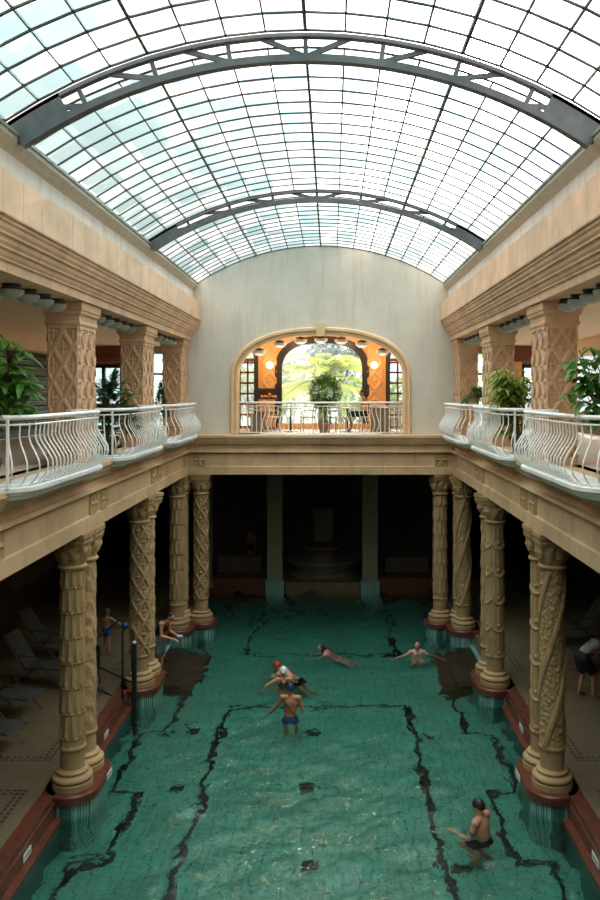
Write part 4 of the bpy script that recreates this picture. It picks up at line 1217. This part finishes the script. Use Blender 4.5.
for k in range(7):
    o = MB().sphere((0, 0, 0), .05, 12, 8).build('orange', 'orange_fruit', smooth='all')
    o.location = (-1.98+.07+k*.085-(.0 if k < 6 else .26), 25.52+.05*(k % 2), 6.83+.05+(.075 if k == 6 else 0))
    tag(o, 'round orange fruit on top of the black serving stand' if k < 6 else 'orange fruit piled above the others on the serving stand', 'fruit', 'oranges on the serving stand')

# ---------------------------------------------------------------- people
class Body:
    def __init__(s): s.m = MB()
    def cap(s, a, b, ra, rb, n=10):
        a = Vector(a); b = Vector(b); d = (b-a)
        s.m.tube([a, a+d*.25, a+d*.5, a+d*.75, b], [ra, ra*.8+rb*.2, (ra+rb)/2, ra*.2+rb*.8, rb], n)
        s.m.sphere(a, ra*.995, n, 8); s.m.sphere(b, rb*.995, n, 8)
    def ell(s, c, r, rot=None, n=14):
        k = len(s.m.v); s.m.sphere((0, 0, 0), r, n, 10)
        for i in range(k, len(s.m.v)):
            v = Vector(s.m.v[i])
            if rot is not None: v = rot @ v
            s.m.v[i] = tuple(v+Vector(c))
    def finish(s, name, mat, parent, voxel=.012, smooth=3):
        o = s.m.build(name, mat, parent, fix=True)
        r = o.modifiers.new('r', 'REMESH'); r.mode = 'VOXEL'; r.voxel_size = voxel; r.use_smooth_shade = True
        if smooth:
            q = o.modifiers.new('s', 'SMOOTH'); q.factor = .5; q.iterations = smooth
        dg = bpy.context.evaluated_depsgraph_get(); me = bpy.data.meshes.new_from_object(o.evaluated_get(dg)); me.name = name
        o.modifiers.clear(); o.data = me; me.shade_smooth()
        return o
def hand(B, wr, d, up, s=1.0, curl=.3, thumb=1):
    """palm, four unequal bent fingers and a thumb from the side of the palm"""
    wr = Vector(wr); d = Vector(d).normalized(); up = Vector(up); sd_ = d.cross(up).normalized(); up = sd_.cross(d).normalized()
    for k in range(4): B.cap(wr+sd_*(k-1.5)*.012*s, wr+d*.085*s+sd_*(k-1.5)*.021*s, .015*s, .012*s, 8)
    for k, ln in enumerate((.070, .080, .075, .058)):
        p = wr+d*.088*s+sd_*(k-1.5)*.022*s; q = p+(d-up*curl).normalized()*ln*.5*s; r_ = q+(d-up*curl*2.4).normalized()*ln*.5*s
        B.cap(p, q, .0098*s, .009*s, 6); B.cap(q, r_, .009*s, .008*s, 6)
    p = wr+d*.025*s+sd_*thumb*.032*s; q = p+(d*.6+sd_*thumb*.8).normalized()*.04*s; r_ = q+(d+sd_*thumb*.2-up*curl).normalized()*.032*s
    B.cap(p, q, .012*s, .0105*s, 6); B.cap(q, r_, .0105*s, .0088*s, 6)
def head(B, c, fwd, upv, s=1.0):
    """returns rotation used; c = centre of the skull"""
    f = Vector(fwd).normalized(); u = Vector(upv); r_ = f.cross(u).normalized(); u = r_.cross(f).normalized()
    R = Matrix((r_, f, u)).transposed(); c = Vector(c)
    P = lambda x, y, z: c+R @ Vector((x*s, y*s, z*s))
    B.ell(c, (.076*s, .095*s, .10*s), R)
    B.ell(P(0, .022, -.055), (.058*s, .068*s, .068*s), R)
    B.ell(P(0, .05, -.098), (.032*s, .03*s, .025*s), R)         # chin
    B.ell(P(0, .098, -.028), (.013*s, .022*s, .026*s), R)       # nose
    B.ell(P(0, .082, .012), (.05*s, .016*s, .012*s), R)         # brow
    B.ell(P(0, .088, -.066), (.024*s, .012*s, .010*s), R)       # lips
    for sx in (-1, 1):
        B.ell(P(sx*.078, -.005, -.02), (.010*s, .022*s, .032*s), R)
        B.ell(P(sx*.03, .078, -.008), (.012*s, .012*s, .008*s), R)
    return R, P
def person(loc, rz, label, J, skin, hs=1.0, female=False, upto=None, voxel=.011, s=1.0):
    t = empty('person', loc, label, 'person', rz=rz)
    B = Body(); V = Vector
    sh = [V(J['shL']), V(J['shR'])]; hp = [V(J['hipL']), V(J['hipR'])]; ch = V(J['chest']); wa = V(J['waist']); pe = V(J['pelvis']); nk = V(J['neck']); hd = V(J['head'])
    ax = (sh[1]-sh[0]).normalized(); w_ = .9 if female else 1.0
    def oval(c, rx, ry, rz_, updir):
        u = Vector(updir).normalized(); f = u.cross(ax).normalized(); R = Matrix((ax, f, u)).transposed(); B.ell(c, (rx*s*w_, ry*s, rz_*s), R, 18)
    up_t = (ch-pe)
    oval(ch, .165, .105, .16, up_t); oval(ch.lerp(nk, .35), .15, .085, .08, up_t); oval(wa, .135, .095, .14, up_t); oval(wa.lerp(ch, .5), .145, .10, .13, up_t)
    oval(pe, .165 if female else .15, .115, .12, up_t); oval(pe.lerp(wa, .5), .14, .10, .12, up_t)
    for h in hp: B.ell(h.lerp(pe, .3)+Vector((0, 0, -.02)), (.10*s,)*3)
    B.cap(ch.lerp(nk, .6), nk+(hd-nk)*.55, .062*s, .054*s)
    for a in sh:
        B.cap(ch.lerp(nk, .75), a, .06*s, .062*s); B.ell(a, (.066*s,)*3)
    R, P = head(B, hd, J['face'], J.get('up', (0, 0, 1)), hs)
    for sd_, a in (('L', sh[0]), ('R', sh[1])):
        e = V(J['el'+sd_]); wr = V(J['wr'+sd_])
        B.cap(a, e, .054*s*w_, .041*s*w_); B.cap(e, e.lerp(wr, .4), .042*s*w_, .042*s*w_); B.cap(e.lerp(wr, .35), wr, .042*s*w_, .027*s*w_)
        hand(B, wr, J.get('hd'+sd_, (wr-e)), J.get('hu'+sd_, (0, 0, 1)), s*.98, J.get('curl', .35), 1 if sd_ == 'L' else -1)
    for sd_, a in (('L', hp[0]), ('R', hp[1])):
        k = V(J['kn'+sd_]); an = V(J['an'+sd_]); toe = V(J['toe'+sd_])
        B.cap(a, a.lerp(k, .5), .088*s, .074*s); B.cap(a.lerp(k, .45), k, .074*s, .053*s)
        B.cap(k, k.lerp(an, .35), .053*s, .056*s); B.cap(k.lerp(an, .3), an, .056*s, .035*s)
        B.cap(an, an.lerp(toe, .45)+Vector((0, 0, -.02)), .036*s, .034*s); B.cap(an.lerp(toe, .35), toe, .036*s, .024*s)
    B.finish('body', skin, t, voxel)
    return t, R, P
def cap_on(t, R, P, hs, mat, name='swim_cap', low=-.01):
    m = MB(); n = 24; c = P(0, 0, 0)
    vs = []; fs = []
    for i in range(11):
        ph = PI/2*(1-i/10)-(.18*i/10)
        for j in range(n):
            th = 2*PI*j/n; v = Vector((.084*math.cos(ph)*math.cos(th), .104*math.cos(ph)*math.sin(th)-.004, .112*math.sin(ph)+.004+(.018*math.sin(th)*(i/10)**3)))
            vs.append(c+R @ (v*hs))
    for i in range(10):
        for j in range(n): fs.append((i*n+j, i*n+(j+1)%n, (i+1)*n+(j+1)%n, (i+1)*n+j))
    m.add(vs, fs); return m.build(name, mat, t, smooth='all')
def hair_on(t, R, P, hs, mat='hair_dark', bun=False, longer=False):
    B = Body(); B.ell(P(0, -.022, .022), (.084*hs, .092*hs, .098*hs), R); B.ell(P(0, -.05, -.03), (.074*hs, .06*hs, .075*hs), R)
    if bun: B.ell(P(0, -.125, .03), (.045*hs, .045*hs, .045*hs), R)
    if longer: B.ell(P(0, -.07, -.10), (.07*hs, .045*hs, .10*hs), R)
    return B.finish('hair', mat, t, .010, 2)
def trunks(t, J, mat, name='swim_trunks', leg=.28, s=1.0, pad=.012):
    B = Body(); V = Vector; pe = V(J['pelvis']); wa = V(J['waist'])
    B.ell(pe, ((.15+pad)*s, (.115+pad)*s, .11*s)); B.ell(pe.lerp(wa, .42), ((.142+pad)*s, (.10+pad)*s, .075*s))
    for q in 'LR':
        a = V(J['hip'+q]); k = V(J['kn'+q])
        B.ell(a.lerp(pe, .3)+Vector((0, 0, -.02)), ((.10+pad)*s,)*3); B.cap(a, a.lerp(k, leg), (.088+pad)*s, (.085+pad)*s, 12)
    return B.finish(name, mat, t, .014, 2)
def top(t, J, mat, name='swim_top', s=1.0, female=True, hi=.45):
    B = Body(); V = Vector; ch = V(J['chest']); wa = V(J['waist']); nk = V(J['neck']); pe = V(J['pelvis'])
    ax = (V(J['shR'])-V(J['shL'])).normalized(); u = (ch-pe).normalized(); f = u.cross(ax).normalized(); R = Matrix((ax, f, u)).transposed(); w_ = .9 if female else 1
    B.ell(ch-u*.02, (.175*s*w_, .117*s, .15*s), R); B.ell(wa.lerp(ch, .5), (.155*s*w_, .112*s, .14*s), R); B.ell(wa, (.147*s*w_, .107*s, .15*s), R); B.ell(wa.lerp(pe, .5), (.152*s*w_, .112*s, .12*s), R)
    for q in ('shL', 'shR'):
        a = V(J[q]).lerp(nk, .45)
        B.cap(ch+u*.06+f*.07+ax*(.06 if q == 'shR' else -.06), a+Vector((0, 0, .045))+f*.02, .03, .03, 8); B.cap(a+Vector((0, 0, .045))+f*.02, ch+u*.06-f*.07+ax*(.06 if q == 'shR' else -.06), .03, .03, 8)
    return B.finish(name, mat, t, .012, 2)

def standing(**k):
    J = dict(pelvis=(0, 0, .95), waist=(0, 0, 1.10), chest=(0, .005, 1.30), neck=(0, 0, 1.475), head=(0, .02, 1.62), face=(0, 1, 0),
             shL=(-.175, 0, 1.42), shR=(.175, 0, 1.42), elL=(-.24, -.03, 1.13), elR=(.24, -.03, 1.13), wrL=(-.26, .08, .90), wrR=(.26, .08, .90),
             hipL=(-.09, 0, .92), hipR=(.09, 0, .92), knL=(-.11, .02, .50), knR=(.11, .02, .50), anL=(-.12, -.02, .09), anR=(.12, -.02, .09), toeL=(-.14, .16, .03), toeR=(.14, .16, .03))
    J.update(k); return J
def shifted(J, d):
    return {k: (tuple(Vector(v)+Vector(d)) if k not in ('face', 'up', 'curl') and not k.startswith('hd') and not k.startswith('hu') else v) for k, v in J.items()}

PB = -.95   # pool bottom
# man in black cap, wading towards the middle of the pool (faces -X)
J = standing(elL=(-.25, .13, 1.14), wrL=(-.22, .38, 1.17), elR=(.22, .06, 1.14), wrR=(.14, .26, .98), knL=(-.10, .20, .52), anL=(-.10, .02, .12), toeL=(-.10, .20, .04),
             knR=(.10, -.02, .50), anR=(.12, -.28, .12), toeR=(.12, -.12, .03), chest=(0, .03, 1.30), neck=(0, .05, 1.475), head=(0, .08, 1.62), face=(.05, 1, -.08), shL=(-.175, .05, 1.42), shR=(.175, .03, 1.42))
J = {k_: (tuple(Vector(v_)-Vector((0, 0, .27))) if k_ not in ('face',) and not k_.startswith('an') and not k_.startswith('toe') else v_) for k_, v_ in J.items()}
J.update(knL=(-.12, .36, .40), knR=(.13, .28, .36), anL=(-.12, .04, .12), toeL=(-.12, .20, .04), anR=(.12, -.10, .11), toeR=(.12, .06, .03))
t, R, P = person((2.74, 12.75, PB), PI/2-.62, 'swimming man in black cap wading with one arm forward, near the spiral-banded column', J, 'skin_ruddy', s=1.1, hs=1.06)
cap_on(t, R, P, 1.06, 'cap_black'); trunks(t, J, 'cloth_black', leg=.45, s=1.1)
m = MB(); a = Vector(J['shL']); b = Vector(J['elL']); 
MB().tube([a.lerp(b, .45), a.lerp(b, .66)], .0545, 12, cap=False).build('arm_tattoo', 'cloth_grey', t)
# man with his back to the camera, navy cap, strap across the back
J = standing(elL=(-.33, .06, 1.17), wrL=(-.50, .16, .99), elR=(.26, .02, 1.14), wrR=(.22, .24, 1.12), knL=(-.12, .05, .50), anL=(-.14, -.06, .10), toeL=(-.15, .12, .03), knR=(.11, .06, .50), anR=(.13, .0, .10), toeR=(.15, .16, .03))
t, R, P = person((-.56, 17.15, PB), -.12, 'tanned man in navy cap seen from behind, standing in the middle of the pool', J, 'skin_tan')
cap_on(t, R, P, 1.0, 'cap_navy'); trunks(t, J, 'cloth_navy', leg=.25)
MB().tube([(-.15, -.03, 1.46), (-.10, -.11, 1.36), (0, -.125, 1.24), (.10, -.115, 1.10), (.15, -.07, 1.02)], .009, 6).build('strap', 'cloth_black', t)
# swimmers
swim = dict(pelvis=(0, -.58, -.13), waist=(0, -.44, -.06), chest=(0, -.26, .02), neck=(0, -.09, .10), head=(0, .03, .20), face=(0, 1, .0), shL=(-.175, -.14, .06), shR=(.175, -.14, .06),
            elL=(-.28, .06, -.10), elR=(.28, .08, -.12), wrL=(-.20, .28, -.22), wrR=(.22, .30, -.24), hipL=(-.09, -.62, -.16), hipR=(.09, -.62, -.16),
            knL=(-.10, -.78, -.50), knR=(.10, -.80, -.50), anL=(-.10, -.98, -.80), anR=(.11, -1.02, -.80), toeL=(-.10, -1.06, -.90), toeR=(.11, -1.10, -.90))
t, R, P = person((-1.02, 20.0, -.02), 1.0, 'swimmer in red cap leaning forward in the water behind the white-capped one', swim, 'skin_ruddy')
cap_on(t, R, P, 1.0, 'cap_red'); trunks(t, swim, 'cloth_black', leg=.4)
J = shifted(standing(elL=(-.42, -.08, 1.32), wrL=(-.56, -.30, 1.16), elR=(.32, .10, 1.22), wrR=(.34, .34, 1.16), face=(0, 1, -.1), shL=(-.17, 0, 1.42), shR=(.17, 0, 1.42)), (0, 0, -.38))
J.update(knL=(-.12, .28, .42), knR=(.12, .28, .42), anL=(-.12, -.04, .12), anR=(.12, -.04, .12), toeL=(-.13, .12, .04), toeR=(.13, .12, .04))
t, R, P = person((-.84, 19.3, PB), .15, 'swimmer in white cap with one arm spread, low in water between red and navy caps', J, 'skin_tan', female=True)
cap_on(t, R, P, 1.0, 'cap_white'); top(t, J, 'cloth_black')
J = dict(swim); J.update(head=(0, .0, .30), neck=(0, -.08, .17), face=(.1, 1, .25), pelvis=(0, -.42, -.22), waist=(0, -.34, -.10), chest=(0, -.22, .06), shL=(-.16, -.12, .14), shR=(.16, -.12, .14), hipL=(-.09, -.44, -.26), hipR=(.09, -.44, -.26))
t, R, P = person((.05, 21.6, -.17), 1.35, 'girl in pink swimsuit with dark tied hair, swimming alone near the far end', J, 'skin_light', female=True, s=.9, hs=.95)
hair_on(t, R, P, .95, bun=True, longer=True); top(t, J, 'cloth_pink', s=.9)
J = shifted(standing(elL=(-.42, .08, 1.28), wrL=(-.60, .20, 1.18), elR=(.40, .06, 1.28), wrR=(.64, .20, 1.22)), (0, 0, -.43))
J.update(knL=(-.12, .30, .42), knR=(.12, .30, .42), anL=(-.12, -.04, .12), anR=(.12, -.04, .12), toeL=(-.13, .12, .04), toeR=(.13, .12, .04))
t, R, P = person((2.62, 21.5, PB), PI, 'woman in pale pink top facing the camera with both arms spread in the water', J, 'skin_light', female=True)
hair_on(t, R, P, 1.0); top(t, J, 'cloth_palepink')
# man in a dark tank top on the submerged steps
J = standing(pelvis=(0, -.05, .95), chest=(0, .12, 1.27), neck=(0, .22, 1.42), head=(0, .33, 1.52), face=(0, 1, -.5), up=(0, .4, 1), shL=(-.175, .16, 1.37), shR=(.175, .16, 1.37), waist=(0, .02, 1.10),
             elL=(-.21, .20, 1.08), wrL=(-.10, .45, 1.04), elR=(.21, .18, 1.08), wrR=(.12, .46, 1.0))
t, R, P = person((-4.0, 20.0, -.08), -PI/2-.3, 'man in dark tank top and grey shorts holding something white on the pool steps', J, 'skin_ruddy')
hair_on(t, R, P, 1.0); trunks(t, J, 'cloth_grey', 'shorts', .75, pad=.025); top(t, J, 'cloth_black', 'tank_top', female=False)
o = MB().stack(rect_outline(.05, .035), [(0, 0), (.004, .006), (.004, .05), (0, .056)]).build('white_cup', 'sign_white'); o.location = (-3.44, 19.86, .93)
tag(o, 'small white cup held by the man in the dark tank top', 'cup')
# child with blue ball
k = .66
J = {a: (tuple(Vector(b)*k) if a not in ('face',) else b) for a, b in standing(elL=(-.38, .05, 1.30), wrL=(-.52, .16, 1.10), elR=(.40, .08, 1.28), wrR=(.60, .16, 1.14), knL=(-.13, .1, .5), knR=(.10, -.02, .5)).items()}
J['head'] = (0, .02, 1.09)
t, R, P = person((-5.36, 20.2, .38), -.3, 'small child in blue trunks with arms out, on the deck behind the column pair', J, 'skin_light', hs=.86, s=.66)
hair_on(t, R, P, .86, 'stem'); trunks(t, J, 'cloth_blue', s=.66)
o = MB().sphere((0, 0, 0), .085, 20, 14).build('ball', 'cloth_blue', smooth='all'); o.location = (-4.90, 20.17, 1.14); tag(o, 'blue ball at the outstretched hand of the small child', 'ball')
# person bending over on the far-side deck
J = standing(pelvis=(0, -.10, .92), waist=(0, .02, 1.02), chest=(0, .22, 1.12), neck=(0, .40, 1.14), head=(0, .54, 1.10), face=(0, .6, -1), up=(0, 1, .4), shL=(-.175, .34, 1.13), shR=(.175, .34, 1.13),
             elL=(-.20, .42, .86), wrL=(-.14, .52, .64), elR=(.20, .42, .86), wrR=(.16, .54, .64), hipL=(-.09, -.1, .89), hipR=(.09, -.1, .89), knL=(-.10, .0, .48), knR=(.12, .12, .50), anL=(-.1, -.1, .09), anR=(.14, .08, .09), toeL=(-.12, .08, .03), toeR=(.16, .26, .03))
t, R, P = person((5.85, 17.4, .38), -1.2, 'person in grey shirt and black shorts bending over on the deck beside the spiral-banded column', J, 'skin_ruddy')
hair_on(t, R, P, 1.0); trunks(t, J, 'cloth_black', 'shorts', .7, pad=.03); b_ = top(t, J, 'cloth_shirt', 'shirt', female=False)
sp = MB().box(-.09, .03, -.005, .005, -.09, .09).build('shirt_patch', 'cloth_navy', t); sp.location = (-.02, .10, 1.215); sp.rotation_euler = (PI/2-.4, 0, 0)
o = MB().stack(rect_outline(.16, .10), [(-.03, 0), (.0, .04), (.02, .18), (-.02, .30), (-.08, .33)]).build('towel_bag', 'sign_white'); o.location = (6.55, 17.6, .385)
tag(o, 'whitish bag on the deck beside the bending person', 'bag')
# seated cafe guest
J = dict(pelvis=(0, 0, .56), waist=(0, .0, .70), chest=(0, .03, .90), neck=(0, .04, 1.07), head=(0, .08, 1.21), face=(0, 1, -.2), shL=(-.17, .03, 1.01), shR=(.17, .03, 1.01), elL=(-.24, .16, .80), elR=(.24, .16, .80),
         wrL=(-.12, .38, .80), wrR=(.12, .38, .80), hipL=(-.09, .02, .56), hipR=(.09, .02, .56), knL=(-.12, .44, .54), knR=(.12, .44, .54), anL=(-.12, .42, .10), anR=(.12, .42, .10), toeL=(-.13, .58, .03), toeR=(.13, .58, .03))
t, R, P = person((1.36, 24.95, 5.80), PI/2+.0, 'dark-haired person seated at a cafe table behind the bowed railing', J, 'skin_tan', female=True)
hair_on(t, R, P, 1.0, longer=True); top(t, J, 'orange_fruit', 'blouse'); trunks(t, J, 'cloth_black', 'trousers', .95)

# ---------------------------------------------------------------- apse: pillars, statue, fountain
for s, q in ((-1, 'the lounger side'), (1, 'the side of the swimmer with spread arms')):
    t = empty('square_pillar', (s*1.64, 27.75, .0), 'plain square pillar in the dark apse on '+q, 'pillar', 'square pillars in front of the apse')
    MB().stack(rect_outline(.26, .26), [(0, .55), (0, 4.5), (.04, 4.55), (.04, 4.75), (.08, 4.8), (.08, 4.92)]).build('shaft', 'apse_pillar', t)
    MB().stack(rect_outline(.3, .24), [(.02, -.94), (.02, .48), (.04, .5), (.04, .55)]).build('footing', 'ribbed_tile', t)
    t = empty('square_pillar', (s*4.0, 27.4, .38), 'plain square pillar in the dark corner past the end columns on '+q, 'pillar', 'square pillars in front of the apse')
    MB().stack(rect_outline(.22, .22), [(.04, .0), (.04, .2), (0, .22), (0, 4.1), (.06, 4.2), (.06, 4.54)]).build('shaft', 'apse_pillar', t)
t = empty('fountain', (0, 29.3, .38), 'dark half-round fountain basin below the statue in the apse', 'fountain')
MB().lathe([(1.2, 0), (1.25, .1), (1.15, .2), (1.3, .5), (1.38, .56), (1.38, .62), (1.22, .62), (1.2, .45), (.01, .45)], 48).build('basin', 'apse_wall', t, smooth=True)
MB().lathe([(.01, .54), (1.2, .55)], 48, fn=lambda r, th, z: r, cap=False).build('basin_water', 'sparkle_water', t)
MB().lathe([(.5, .45), (.5, .8), (.62, .95), (.7, 1.0), (.68, 1.05), (.35, 1.05)], 32).build('bowl', 'apse_wall', t, smooth=True)
t = empty('statue_pedestal', (0, 30.9, .38), 'square stone pedestal carrying the dark statue in the apse', 'pedestal')
MB().stack(rect_outline(.36, .36), [(.1, 0), (.1, .2), (.0, .25), (0, 2.0), (.06, 2.06), (.06, 2.16), (0, 2.2)]).build('block', 'apse_pillar', t)
st = empty('statue', (0, 30.9, 2.58), 'small dark bronze figure on the stone pedestal in the apse', 'statue')
k = .72
J = {a: (tuple(Vector(b)*k) if a not in ('face',) else b) for a, b in standing(elR=(.28, .12, 1.18), wrR=(.18, .28, 1.32)).items()}
tt, R, P = person((0, 0, 0), PI, 'x', J, 'bronze', hs=.74, s=.72)
for ch in list(tt.children): ch.parent = st
st.rotation_euler = (0, 0, PI); bpy.data.objects.remove(tt)
B = Body(); B.ell((0, 0, 0), (.2, .2, .04)); st_b = B.finish('base', 'bronze', st, .02, 1); st_b.location = (0, 0, .02)
# low curved balustrade walls beside the fountain
for s, q in ((-1, 'lounger side'), (1, 'spread-arm swimmer side')):
    o = MB().box(s*2.3, s*3.9, 29.6, 30.0, .385, .95).build('stone_bench', 'apse_wall'); tag(o, 'dark stone bench along the apse wall, '+q, 'bench', 'stone benches in the apse')
# faint bather by the apse
J = standing()
J = {a: (tuple(Vector(b)*.8) if a not in ('face',) else b) for a, b in J.items()}
t, R, P = person((-2.75, 30.6, .38), 2.6, 'dim bather standing in the dark apse between the square pillars', J, 'skin_light', hs=.85, s=.82)
hair_on(t, R, P, .85); trunks(t, J, 'cloth_black', s=.82)

# ---------------------------------------------------------------- loungers on the deck
L0 = None
def lounger(x, y, rz, label):
    global L0
    if L0 is not None:
        c = copy_tree(L0); c.location = (x, y, .38); c.rotation_euler = (0, 0, rz); c['label'] = label; return c
    t = empty('lounger', (x, y, .38), label, 'lounger', 'reclining deck chairs along the aisles', rz); L0 = t
    # long axis +X is the foot end
    MB().stack(lambda o: [(-.42-o, -.27-o), (.62+o, -.27-o), (.62+o, .27+o), (-.42-o, .27+o)], [(0, .40), (.01, .405), (.01, .425), (0, .43)]).build('seat', 'lounger_fabric', t)
    b = MB(); a = Vector((-.40, 0, .42)); e = Vector((-.86, 0, 1.12)); b.bar(a, e, .54, .03, (0, 0, 1)); b.build('backrest', 'lounger_fabric', t)
    for s in (-1, 1):
        m = MB(); m.tube([(.64, s*.29, .41), (-.42, s*.29, .41), (-.88, s*.29, 1.13)], .016, 6); m.build('side_rail', 'lounger_frame', t)
        MB().tube([(-.70, s*.30, .0), (.05, s*.30, .62), (.2, s*.30, .64)], .014, 6).build('leg', 'lounger_frame', t)
        MB().tube([(.55, s*.30, .0), (-.1, s*.30, .60)], .014, 6).build('leg', 'lounger_frame', t)
        MB().tube([(.3, s*.31, .645), (-.62, s*.31, .70)], .018, 6).build('armrest', 'lounger_frame', t)
    return t
lounger(-6.35, 16.6, -.25, 'reclining deck chair showing its whole seat, just before the leaf-carved front column')
lounger(-6.2, 18.3, -.15, 'reclining deck chair second along the shuttered-side aisle, pair of sandals near its foot')
lounger(-6.6, 20.2, -.1, 'reclining deck chair third along the lounger aisle, partly behind the leaf-carved column')
lounger(-6.1, 15.0, -.3, 'reclining deck chair cut off by the edge of view, only its foot bars showing')
lounger(6.7, 19.3, PI+.2, 'dim reclining deck chair behind the bending person')
lounger(6.7, 21.3, PI+.1, 'dim reclining deck chair past the bending person, further along the aisle')
for k, dx in enumerate((0, .14)):
    o = MB().stack(stadium(0, -.08, .08, .045), [(0, 0), (.004, .01), (0, .022)]).build('sandal', 'sandal_black')
    o.location = (-5.25+dx, 17.95+.03*k, .382); o.rotation_euler = (0, 0, -.6+.3*k); tag(o, 'black sandal on the deck, one of the pair by the deck chairs', 'sandal', 'pair of black sandals')

# ---------------------------------------------------------------- pool entry rail and lift
t = empty('pool_handrail', (-3.9, 17.1, 0), 'dark metal entry rail with hooked post standing in the water beside the lattice-carved column', 'handrail')
MB().tube([(-.30, .2, .38), (-.30, .2, 1.75), (-.28, .2, 1.88), (-.19, .2, 1.95), (-.09, .2, 1.90), (-.06, .2, 1.80), (-.06, .2, 1.62)], .022, 8).build('hooked_rail', 'dark_metal', t, smooth='all')
MB().tube([(-.02, .1, -.9), (-.02, .1, 1.62)], .055, 12).build('post', 'dark_metal', t, smooth=True)
MB().tube([(-.02, .1, 1.62), (-.02, .1, 1.66)], .045, 12).build('post_cap', 'sign_white', t)
for z in (.75, .25): MB().tube([(-1.15, .7, z+.25), (-.02, .1, z)], .02, 8).build('crossbar', 'dark_metal', t)
t = empty('wheelchair_lift', (-5.1, 17.7, .385), 'dark tubular pool lift parked on the deck between the two column pairs', 'pool lift')
MB().tube([(-.3, -.3, .75), (-.3, .4, .75), (.45, 1.0, 1.3)], .022, 8).build('arm', 'dark_metal', t)
MB().tube([(-.35, -.3, .72), (.4, .8, 1.25)], .018, 8).build('arm', 'dark_metal', t)
for s in (-1, 1):
    m = MB(); m.tube([(s*.24, .2*math.cos(a), .22+.2*math.sin(a)) for a in [2*PI*i/20 for i in range(21)]], .018, 6, cap=False); m.build('wheel', 'dark_metal', t)
    MB().tube([(s*.2, -.3, .0), (s*.2, -.3, .8)], .018, 8).build('upright', 'dark_metal', t)
    MB().tube([(s*.2, -.32, .42), (s*.2, .3, .42)], .018, 8).build('side_bar', 'dark_metal', t)
MB().box(-.22, .22, -.3, .25, .40, .45).build('seat', 'cap_black', t)
MB().box(-.22, .22, .22, .27, .45, .95).build('backrest', 'cap_black', t)
